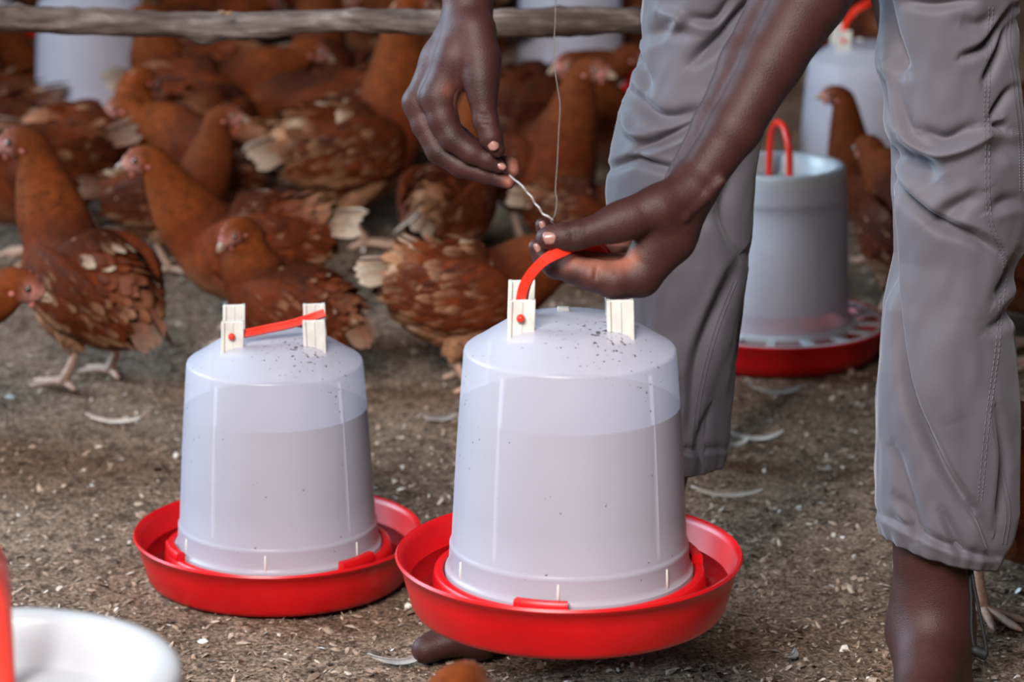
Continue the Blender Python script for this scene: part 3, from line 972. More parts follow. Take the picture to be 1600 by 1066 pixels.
    mk('beak', *join([v1, v2]), M['beak'], root)
    cpts = []
    for i in range(13):
        u = i / 12
        x = 0.058 - 0.044 * u
        zb = 0.0225 + 0.0155 * math.sin(min(1, u * 1.7) * math.pi / 2) - 0.0 * u
        h = (0.0018 + 0.0030 * math.sin(math.pi * u) ** 0.8 + (0.0016 if i % 3 == 1 else 0)) if 0 < i < 12 else 0.0005
        cpts.append((x, zb, h))
    cv, cf = [], []
    for x, zb, h in cpts:
        cv += [at(x, -0.0032, zb - 0.005), at(x, -0.0014, zb + h), at(x, 0.0014, zb + h), at(x, 0.0032, zb - 0.005)]
    for i in range(12):
        for k in range(3):
            a = i * 4 + k; cf.append((a, a + 1, a + 5, a + 4))
    cf += [(3, 2, 1, 0), (48, 49, 50, 51)]
    mk('comb', cv, cf, M['comb'], root)
    for sd in (-1, 1):
        v, f = ball(at(0.044, sd * 0.006, 0.0030), (0.0042, 0.0024, 0.0062), 8, 6, Mh)
        mk('wattle', v, f, M['comb'], root)
        v, f = ball(at(0.0355, sd * 0.0182, 0.0245), (0.0052, 0.0040, 0.0052), 12, 8, Mh)
        e = mk('eye', v, f, M['eye'], root)
        v, f = ball(at(0.0360, sd * 0.0213, 0.0247), (0.0027, 0.0015, 0.0027), 10, 6, Mh)
        mk('pupil', v, f, M['pupil'], e)
        v, f = ball(at(0.016, sd * 0.0222, 0.0140), (0.0045, 0.0018, 0.0040), 8, 6, Mh)
        mk('earlobe', v, f, M['comb'], root)
    # ---- legs
    for sd, hk in zip((-1, 1), hocks):
        sx = step * sd
        an = np.array([0.004 + sx, sd * 0.044, 0.014])
        parts = [tube(catmull([hk + (0.003, 0, 0.012), hk, hk * 0.5 + an * 0.5 + (-0.003, 0, 0), an], 10), [0.0088, 0.0088, 0.0072, 0.0064, 0.0060, 0.0060, 0.0062, 0.0066, 0.0074, 0.0080], 9)]
        for k, (ta, tl) in enumerate(((28, 0.052), (0, 0.062), (-28, 0.050), (172, 0.026))):
            t_ = math.radians(ta + sd * 6)
            dd = np.array([math.cos(t_), math.sin(t_), 0])
            q = [an + (0, 0, -0.003), an + dd * tl * 0.35 + (0, 0, -0.004), an + dd * tl * 0.7 + (0, 0, -0.0075), an + dd * tl + (0, 0, -0.0095)]
            parts.append(tube(catmull(q, 8), [0.0068, 0.0055, 0.0050, 0.0052, 0.0044, 0.0046, 0.0036, 0.0014], 8))
        lg = mk('leg', *join(parts), M['shank'], root)
    return root

def set_hen(o, px, py, yaw, label, scale=1.0, ground=None):
    g = G(px, py)
    o.location = (g[0], g[1], 0.0)
    o.rotation_euler = (0, 0, math.radians(yaw))
    o.scale = (scale,) * 3
    tag(o, label, 'hen', 'brown hens')
    return o

# hens that stand out: each has a pose and plumage of its own   (feet pixel, facing, ...)
HENS = [
    # px, py, facing, scale, label, kwargs
    (140, 600, 138, 1.00, 'brown hen with head turned up and back to us, its bare legs in view', dict(pitch=30, neck='up', yaw=18, headyaw=38, seed=1, pale=0.16, tail_pale=0.30, tail_drop=38, tint=0.95)),
    (398, 530, 176, 0.97, 'rusty hen with pink face and pale tail, standing side-on behind the crouching hen', dict(pitch=2, neck='mid', yaw=6, seed=2, pale=0.08, tail_pale=0.75, tail_drop=8, tint=1.12)),
    (452, 604, 160, 0.80, 'hen facing us over its shoulder directly behind the drinker with folded handle', dict(pitch=22, neck='tuck', yaw=30, headyaw=62, seed=3, pale=0.08, tail_pale=0.25, tail_drop=46, tint=1.05)),
    (-198, 706, 3, 1.02, 'hen leaning in with lowered pink head before the hen showing its legs', dict(pitch=-2, neck='low', yaw=0, seed=4, pale=0.06, tail_pale=0.3)),
    (262, 420, 6, 0.80, 'dark-bodied hen with pink face looking away over the rusty hen', dict(pitch=10, neck='up', yaw=-4, seed=5, pale=0.05, tail_pale=0.2, tint=0.80)),
    (545, 382, 32, 1.10, 'tall hen with white-tipped rump and long neck stretched up behind the perch', dict(pitch=9, neck='tall', yaw=0, seed=6, pale=0.30, tail_pale=0.85, tail_drop=20, tint=0.95)),
    (703, 438, 66, 0.86, 'hen with a white tail tuft standing under the reaching hand', dict(pitch=20, neck='up', yaw=0, seed=7, pale=0.06, tail_pale=1.0, tail_drop=10, tint=0.90)),
    (722, 606, 12, 0.94, 'hen with long white tail and mottled wing behind the hanging drinker', dict(pitch=-2, neck='low', yaw=0, seed=8, pale=0.30, tail_pale=1.0, tail_drop=16, tint=1.10)),
    (838, 374, -48, 0.94, 'light-necked hen facing us beside the hanging wire, looking towards the red trough', dict(pitch=16, neck='up', yaw=20, headyaw=28, seed=9, fat=1.22, pale=0.22, tail_pale=0.5, tint=0.85)),
    (1378, 405, 158, 0.74, 'dark hen with upright neck in front of the drinker between the trousers', dict(pitch=14, neck='tall', yaw=8, seed=10, pale=0.05, tail_pale=0.2, tint=0.75)),
    (1420, 500, 100, 0.95, 'golden brown hen with lowered head behind the feeder pan', dict(pitch=18, neck='low', yaw=12, headyaw=10, seed=11, pale=0.06, tail_pale=0.3, tint=0.80)),
    (1606, 962, -50, 1.05, 'hen partly hidden behind the standing trouser leg, pale feet showing beside the cord', dict(pitch=10, neck='up', yaw=0, seed=12, pale=0.10, tail_pale=0.3, step=0.03)),
    (910, 440, -10, 0.72, 'small hen with a white patch and pink comb behind the gripping thumb', dict(pitch=4, neck='low', yaw=-30, headyaw=-50, seed=13, pale=0.10, tail_pale=1.0, tint=0.9)),
    (1015, 330, 195, 0.95, 'dark hen with pale pink face peering past the grey trouser knee', dict(pitch=6, neck='mid', yaw=10, seed=14, pale=0.08, tail_pale=0.3, tint=0.75)),
]
protos = {}
for k, (px, py, yw, sc, lab, kw) in enumerate(HENS):
    o = hen_proto(lab, **kw)
    set_hen(o, px, py, yw, lab, sc)
    if 'ci_' in globals(): o.location = (cp_[ci_][0], cp_[ci_][1], 0.0)
    protos[k] = o
# hen close to the lens, only the top of its back and comb rise into the frame
nb = hen_proto('near', pitch=4, neck='up', yaw=0, seed=20, pale=0.10, tail_pale=0.3, tint=1.25)
d = ray(702, 1041)
gn = CP + d * ((0.338 - CAM_H) / d[2])
nb.location = (gn[0] - 0.12 * math.cos(1.0), gn[1] - 0.12 * math.sin(1.0), 0); nb.rotation_euler = (0, 0, 1.0)
tag(nb, 'out-of-focus hen under the hanging drinker tray, only its orange crown showing', 'hen', 'brown hens')

# the crowd behind: eight poses, copied
FAR = [hen_proto('far%d' % k, far=True, seed=40 + k, pitch=p_, neck=n_, yaw=y_, pale=pl_, tail_pale=tp_, tint=t_) for k, (p_, n_, y_, pl_, tp_, t_) in enumerate([
    (10, 'up', 0, 0.08, 0.3, 0.80), (4, 'low', 15, 0.10, 0.6, 0.95), (14, 'mid', -20, 0.06, 0.2, 0.65), (-2, 'peck', 0, 0.08, 0.3, 0.85),
    (8, 'mid', 30, 0.20, 0.9, 1.0), (12, 'tall', 0, 0.05, 0.3, 0.70), (2, 'tuck', 20, 0.10, 0.5, 1.05), (6, 'low', -25, 0.05, 0.2, 0.55)])]
CROWD = [  # proto, px, py, facing, scale, label
    (6, 165, 362, 25, 0.98, 'hen with fluffy white rump in front of the drinker behind the perch'),
    (7, 55, 352, 185, 1.00, 'dark hen bending down below the drinker at the perch end'),
    (3, 265, 352, 75, 0.98, 'dark speckled hen seen from behind beside the white rumped hen'),
    (6, 350, 252, 172, 1.05, 'ginger hen with lowered pink head just under the perch branch'),
    (1, 400, 312, 4, 1.05, 'brown hen with pale back edge below the ginger hen at the perch'),
    (1, 345, 392, 150, 0.95, 'hen with cream tail turned down behind the dark-bodied hen'),
    (5, 525, 262, 95, 1.05, 'hen seen from behind with upright neck just under the perch branch'),
    (4, 655, 248, 60, 1.0, 'white and brown mottled hen beside the wrist of the reaching arm'),
    (7, 835, 290, 30, 1.0, 'very dark hen in shadow behind the light-necked hen'),
    (3, 150, 395, 205, 1.00, 'hen pecking at the floor behind the hen that shows its bare legs'),
    (3, -60, 175, 20, 0.9, 'hen at the perch tip beside the first drinker'),
    (7, -30, 300, 172, 1.00, 'dark hen tucked behind the bending hen near the perch tip'),
    (0, 985, 140, 95, 1.0, 'brown hen beyond the broken end of the perch'),
    (5, 1340, 160, 110, 1.00, 'hen standing behind the arched red handle of the far drinker'),
    (0, 1610, 330, 170, 1.05, 'dark hen at the picture edge beyond the trouser pocket seam'),
    (4, 1625, 560, 182, 1.10, 'brown hen at the picture edge beyond the trouser knee'),
    (1, 300, 175, 25, 0.95, 'hen with stretched lowered neck next to the first drinker, under the branch'),
    (3, 430, 95, 190, 1.0, 'hen bending low above the perch branch, near its middle'),
    (2, 330, 75, 350, 1.0, 'dark hen above the perch branch beside the bending hen'),
    (6, 505, 95, 20, 1.0, 'reddish hen above the perch beside the farthest tank'),
    (5, 720, 95, 140, 1.0, 'hen behind the wrist beyond the perch branch'),
    (7, 760, 170, 175, 1.0, 'dark hen between the reaching arm and the middle drinker'),
    (0, 590, 130, 200, 1.0, 'hen standing behind the long neck of the tall hen'),
    (3, 470, 300, 170, 1.0, 'hen in shadow behind the tall hen with white-tipped rump'),
    (1, 210, 55, 180, 1.0, 'hen far behind the first drinker, just over the branch'),
    (2, 85, 60, 30, 1.0, 'hen far beyond the branch to one side of the first drinker'),
    (4, 1010, 90, 200, 1.0, 'mottled hen far behind the grey trouser thigh'),
    (6, 1250, 90, 190, 1.0, 'hen in the distance behind the forearm'),
    (7, 1320, 60, 20, 1.0, 'dark hen in the distance over the arched handle'),
    (0, 770, 40, 10, 1.0, 'hen in the distance past the wrist'),
    (2, 420, 20, 160, 1.0, 'dark hen in the last row over the branch middle'),
    (5, 530, 40, 200, 1.0, 'hen in the last row beside the farthest tank'),
    (6, 320, 10, 10, 1.0, 'hen in the last row between the farthest tank and first drinker'),
    (3, 240, -10, 190, 1.0, 'hen bending in the last row behind the first drinker'),
    (1, 700, 5, 190, 1.0, 'hen in the last row behind the reaching wrist'),
    (4, 470, -30, 30, 1.0, 'mottled hen in the last row above the branch'),
    (0, 60, 5, 15, 1.0, 'hen in the last row over the thin tip of the branch'),
    (2, 980, 20, 30, 1.0, 'dark hen in the last row past the broken branch end'),
]
# crowd hens keep their distance from each other and from the drinkers
cp_ = np.array([G(px, py)[:2] for (_, px, py, _, _, _) in CROWD])
fix = [(np.array(o.location[:2]), 0.225) for o in protos.values()] + [(np.array(o.location[:2]), 0.27) for o in C.objects if o.name.startswith(('bell_drinker', 'tube_feeder'))]
for it in range(30):
    for a_ in range(len(cp_)):
        for b_ in range(len(cp_)):
            if a_ == b_: continue
            d_ = cp_[a_] - cp_[b_]; L_ = np.linalg.norm(d_) + 1e-6
            if L_ < 0.235: cp_[a_] += d_ / L_ * (0.235 - L_) * 0.4
        for q_, m_ in fix:
            d_ = cp_[a_] - q_; L_ = np.linalg.norm(d_) + 1e-6
            if L_ < m_: cp_[a_] += d_ / L_ * (m_ - L_) * 0.5
used = set()
for ci_, (k, px, py, yw, sc, lab) in enumerate(CROWD):
    o = FAR[k] if k not in used else copy_tree(FAR[k])
    used.add(k)
    set_hen(o, px, py, yw, lab, sc)
    if 'ci_' in globals(): o.location = (cp_[ci_][0], cp_[ci_][1], 0.0)
# ------------------------------------------------------------------ the man: body grown as one smooth-blended surface
class Field:
    def __init__(s, lo, hi, vox):
        s.lo = np.array(lo, float); s.vox = vox
        s.n = np.ceil((np.array(hi) - s.lo) / vox).astype(int) + 1
        s.ax = [s.lo[k] + vox * np.arange(s.n[k]) for k in range(3)]
    def new(s):
        return np.full(tuple(s.n), 0.2, np.float32)
    def win(s, pts, m):
        a = np.maximum(np.floor((np.min(pts, 0) - m - s.lo) / s.vox).astype(int), 0)
        b = np.minimum(np.ceil((np.max(pts, 0) + m - s.lo) / s.vox).astype(int) + 1, s.n)
        return None if np.any(b <= a) else tuple(slice(int(x), int(y)) for x, y in zip(a, b))
    def caps(s, D, p, q, r0, r1, k, sub=False):
        p = np.asarray(p, float); q = np.asarray(q, float)
        w = s.win(np.array([p, q]), max(r0, r1) + max(k, 0.004) * 1.5 + 3 * s.vox)
        if w is None: return
        X = s.ax[0][w[0]][:, None, None].astype(np.float32); Y = s.ax[1][w[1]][None, :, None].astype(np.float32); Z = s.ax[2][w[2]][None, None, :].astype(np.float32)
        ab = q - p; L2 = float(ab @ ab) + 1e-12
        px, py, pz = X - np.float32(p[0]), Y - np.float32(p[1]), Z - np.float32(p[2])
        t = np.clip((px * np.float32(ab[0]) + py * np.float32(ab[1]) + pz * np.float32(ab[2])) / np.float32(L2), 0, 1)
        d = np.sqrt((px - t * np.float32(ab[0])) ** 2 + (py - t * np.float32(ab[1])) ** 2 + (pz - t * np.float32(ab[2])) ** 2) - (np.float32(r0) + np.float32(r1 - r0) * t)
        if sub: D[w] = smax(D[w], -d, k)
        else: D[w] = smin(D[w], d, k)
    def chain(s, D, pts, rad, k):
        for a, b, r0, r1 in zip(pts[:-1], pts[1:], rad[:-1], rad[1:]):
            s.caps(D, a, b, r0, r1, k)

def smin(a, b, k):
    if k <= 0: return np.minimum(a, b)
    h = np.clip(0.5 + 0.5 * (b - a) / k, 0, 1)
    return b + (a - b) * h - k * h * (1 - h)
def smax(a, b, k):
    return -smin(-a, -b, k)

def surface_nets(fd, D):
    sgn = D < 0
    n0, n1, n2 = D.shape
    corner = [(i, j, k) for i in (0, 1) for j in (0, 1) for k in (0, 1)]
    cs = [sgn[i:n0 - 1 + i, j:n1 - 1 + j, k:n2 - 1 + k] for i, j, k in corner]
    cnt = sum(c.astype(np.int8) for c in cs)
    cells = np.argwhere((cnt > 0) & (cnt < 8))
    idx = -np.ones((n0 - 1, n1 - 1, n2 - 1), np.int64)
    idx[cells[:, 0], cells[:, 1], cells[:, 2]] = np.arange(len(cells))
    vals = np.stack([D[cells[:, 0] + i, cells[:, 1] + j, cells[:, 2] + k] for i, j, k in corner], 1).astype(np.float64)
    acc = np.zeros((len(cells), 3)); num = np.zeros(len(cells))
    ca = np.array(corner, float)
    for a in range(8):
        for b in range(a + 1, 8):
            if np.abs(ca[a] - ca[b]).sum() == 1:
                m = (vals[:, a] < 0) != (vals[:, b] < 0)
                t = vals[m, a] / (vals[m, a] - vals[m, b])
                acc[m] += ca[a] + (ca[b] - ca[a]) * t[:, None]; num[m] += 1
    V = fd.lo + (cells + acc / num[:, None]) * fd.vox
    quads = []
    for ax in range(3):
        sl0 = [slice(1, -1)] * 3; sl1 = [slice(1, -1)] * 3
        sl0[ax] = slice(0, D.shape[ax] - 1); sl1[ax] = slice(1, D.shape[ax])
        A, B = sgn[tuple(sl0)], sgn[tuple(sl1)]
        e = np.argwhere(A != B)
        off = np.array([1, 1, 1]); off[ax] = 0
        e2 = e + off
        up = A[e[:, 0], e[:, 1], e[:, 2]]
        u, w = [(1, 2), (2, 0), (0, 1)][ax]
        def cell(du, dw):
            c = e2.copy(); c[:, u] -= du; c[:, w] -= dw
            return idx[c[:, 0], c[:, 1], c[:, 2]]
        q = np.stack([cell(1, 1), cell(0, 1), cell(0, 0), cell(1, 0)], 1)
        q[~up] = q[~up][:, ::-1]
        quads.append(q)
    Q = np.concatenate(quads)
    return V, Q[(Q >= 0).all(1)]

def relax(V, Q, it=2, lam=0.4):
    n = len(V)
    for _ in range(it):
        acc = np.zeros_like(V); num = np.zeros(n)
        for a in range(4):
            for b in (1, 3):
                np.add.at(acc, Q[:, a], V[Q[:, (a + b) % 4]]); np.add.at(num, Q[:, a], 1)
        V = V + lam * (acc / np.maximum(num, 1)[:, None] - V)
    return V

SK = 1590.0
def J(lst, z0):
    """(px, py, depth offset, radius px) -> points, radii"""
    return [P(x, y, z0 + dz) for x, y, dz, r in lst], [r / F_PX * (z0 + dz) for x, y, dz, r in lst]

def limb(fd, palm, fingers, kp=0.008, kf=0.0012, kw=0.008, grooves=()):
    Dp = fd.new()
    for pts, rad in palm: fd.chain(Dp, pts, rad, kp)
    out = Dp.copy()
    for pts, rad in fingers:
        Df = fd.new(); fd.chain(Df, pts, rad, 0.0035)
        out = smin(out, smin(Dp, Df, kw), kf)
    for p, q, r in grooves: fd.caps(out, p, q, r, r, 0.0015, sub=True)
    return out

ZR, ZL = 3.035, 3.028
# ---- his right arm (thumb towards us, hanging down)
R_palm = [J([(742, -330, 0.03, 62), (735, -150, 0.03, 52), (731, -40, 0.016, 40), (731, 40, 0.012, 38)], ZR),
          J([(735, -150, 0.055, 48), (732, -40, 0.045, 36), (730, 40, 0.040, 35)], ZR),
          J([(728, 40, 0.005, 34), (712, 92, 0.000, 32), (684, 150, 0.000, 25)], ZR),
          J([(722, 40, 0.020, 34), (690, 95, 0.020, 31), (655, 160, 0.022, 23)], ZR),
          J([(722, 40, 0.036, 32), (690, 95, 0.040, 29), (660, 155, 0.044, 21)], ZR),
          J([(730, 40, 0.048, 30), (705, 95, 0.058, 26), (675, 148, 0.064, 19)], ZR),
          J([(742, 50, -0.004, 33), (750, 95, -0.010, 30), (752, 128, -0.016, 25)], ZR),
          J([(715, 110, 0.004, 22), (735, 120, -0.004, 22)], ZR)]
R_f = [J([(752, 122, -0.016, 27), (754, 150, -0.018, 23), (758, 188, -0.020, 19.5), (767, 215, -0.020, 18), (777, 234, -0.018, 12.5)], ZR),
       J([(684, 152, 0.000, 27), (692, 185, -0.002, 24), (707, 216, -0.004, 20.5), (737, 238, -0.006, 18), (762, 250, -0.006, 15.5), (779, 260, -0.006, 11)], ZR),
       J([(652, 160, 0.022, 23), (663, 195, 0.018, 20), (684, 236, 0.014, 18.5), (720, 260, 0.010, 17), (760, 272, 0.006, 15), (794, 285, 0.004, 10.5)], ZR),
       J([(660, 155, 0.044, 21), (676, 200, 0.042, 18), (710, 236, 0.038, 17), (762, 252, 0.028, 15), (797, 258, 0.020, 12.5), (801, 268, 0.016, 11)], ZR),
       J([(675, 148, 0.064, 19), (690, 185, 0.064, 16), (722, 215, 0.060, 14), (755, 238, 0.050, 12), (775, 250, 0.044, 9.5)], ZR)]
gR = []
for yy in (178, 185, 193):
    gR.append((P(744, yy, ZR - 0.033), P(770, yy + 3, ZR - 0.033), 0.0022))
# ---- his left arm (comes from above, fingers curled up under the red strap, thumb on top)
L_palm = [J([(1330, -110, 0.02, 66), (1264, 0, 0.01, 56), (1205, 100, 0.005, 46), (1148, 200, 0.0, 40), (1088, 288, 0.0, 34)], ZL),
          J([(1290, -110, 0.05, 60), (1225, 0, 0.04, 50), (1168, 100, 0.03, 42), (1120, 195, 0.025, 35), (1072, 285, 0.022, 33)], ZL),
          J([(1085, 290, 0.002, 36), (1048, 372, 0.004, 37), (1000, 428, 0.004, 33)], ZL),
          J([(1085, 290, 0.020, 36), (1052, 365, 0.026, 36), (1008, 420, 0.028, 29)], ZL),
          J([(1085, 290, 0.034, 32), (1055, 355, 0.044, 32), (1018, 405, 0.050, 27)], ZL),
          J([(1080, 290, 0.040, 30), (1055, 345, 0.058, 28), (1025, 388, 0.068, 24)], ZL),
          J([(1078, 300, -0.006, 36), (1030, 325, -0.016, 34), (975, 343, -0.022, 30)], ZL),
          J([(1040, 350, -0.006, 34), (1010, 395, -0.002, 26)], ZL)]
L_f = [J([(985, 343, -0.022, 30), (955, 352, -0.024, 29), (930, 360, -0.026, 23), (902, 368, -0.028, 22.5), (880, 370, -0.028, 22), (860, 371, -0.027, 18.5), (852, 372, -0.026, 15)], ZL),
       J([(1000, 432, 0.002, 32), (960, 438, -0.004, 29), (925, 430, -0.006, 25), (898, 421, -0.004, 23), (868, 416, 0.004, 19), (850, 404, 0.008, 16.5), (838, 386, 0.006, 13)], ZL),
       J([(1008, 420, 0.028, 28), (960, 420, 0.020, 23), (915, 410, 0.014, 20), (880, 398, 0.012, 18), (858, 378, 0.010, 15), (848, 352, 0.006, 12)], ZL),
       J([(1018, 405, 0.050, 25), (965, 405, 0.046, 20), (918, 400, 0.040, 18), (888, 388, 0.034, 15.5), (872, 368, 0.030, 12)], ZL),
       J([(1025, 388, 0.068, 22), (980, 392, 0.066, 17), (940, 386, 0.060, 15), (915, 374, 0.054, 12.5), (902, 362, 0.050, 10)], ZL)]
gL = []
for xx in (893, 900, 907, 914):
    gL.append((P(xx, 352, ZL - 0.043), P(xx + 3, 386, ZL - 0.043), 0.0021))
gL.append((P(936, 400, ZL - 0.020), P(930, 440, ZL - 0.024), 0.0035))
gL.append((P(968, 402, ZL - 0.018), P(962, 425, ZL - 0.024), 0.0035))
# veins and tendons stand up from the back of the hand and forearm
VEIN = [J([(1128, 283, -0.018, 7), (1105, 305, -0.0205, 7), (1068, 338, -0.0215, 6), (1030, 356, -0.0225, 4)], ZL),
        J([(1068, 338, -0.0215, 5), (1040, 330, -0.033, 4)], ZL),
        J([(1225, 60, -0.004, 9), (1180, 150, -0.006, 8), (1120, 240, -0.006, 8), (1075, 290, -0.012, 7)], ZL),
        J([(1165, 150, 0.00, 8), (1110, 240, -0.002, 8), (1060, 292, -0.008, 7)], ZL)]

BV, BQ, nB = [], [], 0
def add_piece(V, Q):
    global nB
    BV.append(V); BQ.append(Q + nB); nB += len(V)

def bbox_px(x0, x1, y0, y1, z0, z1, m=0.0):
    c = np.array([P(x, y, z) for x in (x0, x1) for y in (y0, y1) for z in (z0, z1)])
    return c.min(0) - m, c.max(0) + m

def build_arm(palm, fingers, grooves, cut_z, vox_f, vox_c, extra=()):
    allp = np.array([p for pts, _ in palm + fingers for p in pts])
    lo, hi = allp.min(0) - 0.05, allp.max(0) + 0.05
    f1 = Field((lo[0], lo[1], lo[2]), (hi[0], hi[1], cut_z + 2 * vox_f), vox_f)
    D = limb(f1, palm, fingers, grooves=grooves)
    for pts, rad in extra: f1.chain(D, pts, rad, 0.006)
    V, Q = surface_nets(f1, D); add_piece(relax(V, Q, 2), Q)
    f2 = Field((lo[0], lo[1], cut_z - 1 * vox_c), (hi[0], hi[1], hi[2]), vox_c)
    D = limb(f2, palm, fingers)
    for pts, rad in extra: f2.chain(D, pts, rad, 0.006)
    V, Q = surface_nets(f2, D); add_piece(relax(V, Q, 1), Q)

build_arm(R_palm, R_f, gR, P(731, 10, ZR)[2], 0.0014, 0.0024)
build_arm(L_palm, L_f, gL, P(1085, 275, ZL)[2], 0.0015, 0.0024, VEIN)

# ---- legs and bare feet
YR = G(1036, 962)[1]; YL = G(1452, 1118)[1]
def foot_pts(heel, toe):
    h = np.array([heel[0], heel[1], 0.0]); t = np.array([toe[0], toe[1], 0.0])
    d = t - h; L = np.linalg.norm(d); d /= L; s = np.array([-d[1], d[0], 0])
    return h, t, d, s, L
def leg_piece(ank, knee, heel, toe, inner, ankr, vox=0.0028, fw=1.0):
    h, t, d, s, L = foot_pts(heel, toe)
    s = s * inner * fw
    z = np.array([0, 0, 1.0])
    lo = np.minimum.reduce([h, t, knee, ank]) - 0.075; hi = np.maximum.reduce([h, t, knee, ank]) + 0.075; lo[2] = -0.004; hi[2] = ank[2] + 0.19
    fd = Field(lo, hi, vox); D = fd.new()
    up = ank + (knee - ank) / np.linalg.norm(knee - ank) * 0.17
    fd.chain(D, [up, ank + z * 0.03, ank], [ankr * 1.2, ankr * 0.98, ankr], 0.02)
    fd.chain(D, [ank, h + d * 0.045 + z * 0.045, h + d * 0.035 + z * 0.030], [ankr, 0.034, 0.031], 0.02)      # heel
    fd.chain(D, [ank + d * 0.012, h + d * L * 0.50 + z * 0.046 + s * 0.006, h + d * L * 0.74 + z * 0.026 + s * 0.014], [ankr * 0.95, 0.030, 0.022], 0.02)
    fd.chain(D, [h + d * 0.06 + z * 0.028 - s * 0.008, h + d * L * 0.45 + z * 0.026 - s * 0.020, h + d * L * 0.70 + z * 0.020 - s * 0.026], [0.030, 0.024, 0.019], 0.02)
    fd.caps(D, h + d * L * 0.72 + z * 0.022 + s * 0.020, h + d * L * 0.70 + z * 0.018 - s * 0.024, 0.022, 0.018, 0.015)
    fd.caps(D, ank + s * 0.030 - z * 0.005, ank + s * 0.026, 0.014, 0.012, 0.012)
    fd.caps(D, ank - s * 0.030 - z * 0.015, ank - s * 0.026, 0.013, 0.012, 0.012)
    Dp = D.copy()
    for k, (o, l, r) in enumerate(((0.026, 1.0, 0.0135), (0.008, 0.985, 0.0095), (-0.007, 0.95, 0.0088), (-0.020, 0.91, 0.0082), (-0.032, 0.86, 0.0080))):
        Df = fd.new()
        a = h + d * L * (0.72 - 0.02 * k) + s * o * 0.9 + z * 0.018; b = h + d * (L * l - r) + s * o + z * (r + 0.002); r = r * (1 + 0.7 * (fw - 1)); m = a * 0.45 + b * 0.55 + z * 0.006
        fd.chain(Df, [a, m, b], [r * 1.15, r, r * 1.02], 0.006)
        D = smin(D, smin(Dp, Df, 0.006), 0.001)
    V, Q = surface_nets(fd, D); add_piece(relax(V, Q, 2), Q)
    return h, t, d, s, L

ankR = PY(1008, 850, YR); ankR[2] = max(ankR[2], 0.085)
ankL = PY(1455, 985, YL)
kneeR = PY(1075, 290, YR); kneeL = PY(1480, 250, YL)
heR = G(1012, 1000); toR = G(640, 1022)
leg_piece(ankR, PY(1058, 560, YR), heR, toR, 1, 0.035, fw=1.2)
heL = G(1462, 1105); toL = heL + np.array([-0.05, -0.26, 0])
leg_piece(ankL, kneeL, heL, toL, -1, 0.0395)

# ---- trunk, shoulders and head (above the frame)
def low(px, py, z): return P(px, py, z)
pel = P(1290, -320, 3.52)
shR, shL = P(850, -640, 3.22), P(1345, -600, 3.22)
chest = (shR + shL) / 2 + np.array([0.02, 0.06, -0.02])
neck = (shR + shL) / 2 + np.array([0, -0.09, 0.05]); head = neck + np.array([-0.01, -0.13, 0.04])
elR, elL = P(742, -330, 3.13), P(1330, -110, 3.11)
allp = np.array([pel, shR, shL, chest, neck, head, elR, elL])
lo_ = allp.min(0) - 0.2; lo_[2] = 0.22
fd = Field(lo_, allp.max(0) + 0.2, 0.008); D = fd.new()
fd.chain(D, [pel + [-.07, 0, 0], pel + [.07, 0, 0]], [0.12, 0.12], 0.05)
mid = (pel + chest) / 2 + np.array([0, 0.02, 0.04])
for sx in (-0.06, 0.06):
    fd.chain(D, [pel + [sx, 0, 0.02], mid + [sx, 0, 0], chest + [sx * 1.4, 0, 0]], [0.11, 0.095, 0.105], 0.06)
fd.chain(D, [shR, chest + [-.03, 0, .03]], [0.062, 0.09], 0.05); fd.chain(D, [shL, chest + [.03, 0, .03]], [0.062, 0.09], 0.05)
fd.chain(D, [shR, (shR + elR) / 2, elR], [0.060, 0.050, 0.040], 0.03); fd.chain(D, [shL, (shL + elL) / 2, elL], [0.060, 0.050, 0.042], 0.03)
Dtorso = D.copy()
for sx, kn, an in ((-1, kneeR, ankR), (1, kneeL, ankL)):
    fd.chain(D, [pel + [sx * 0.08, 0, -0.02], kn + [0, 0.012, 0], an + (kn - an) / np.linalg.norm(kn - an) * 0.13], [0.080, 0.034, 0.032], 0.03)
fd.chain(D, [chest, neck, head + [0, 0.06, 0]], [0.07, 0.058, 0.055], 0.03)
fd.chain(D, [head + [0, 0.02, 0.035], head + [0, -0.035, 0.02], head + [0, -0.03, -0.05]], [0.083, 0.080, 0.052], 0.03)
fd.caps(D, head + [0, -0.10, -0.055], head + [0, -0.08, -0.01], 0.016, 0.010, 0.012)      # nose
for sx in (-1, 1): fd.caps(D, head + [sx * 0.082, 0.0, -0.01], head + [sx * 0.086, 0.008, 0.03], 0.012, 0.014, 0.008)   # ears
fd.caps(D, head + [-0.022, -0.088, -0.085], head + [0.022, -0.088, -0.085], 0.010, 0.010, 0.010)   # lips
V, Q = surface_nets(fd, D); add_piece(V, Q)
V = np.concatenate(BV); Q = np.concatenate(BQ)

# ---- skin tone: darker on the backs, lighter on the palm and finger pads
BASE, PADC = np.array((0.046, 0.0135, 0.0105)), np.array((0.36, 0.130, 0.085))
col = np.broadcast_to(BASE, (len(V), 3)).copy()
PXV = proj(V); DPV = (V - CP) @ FW
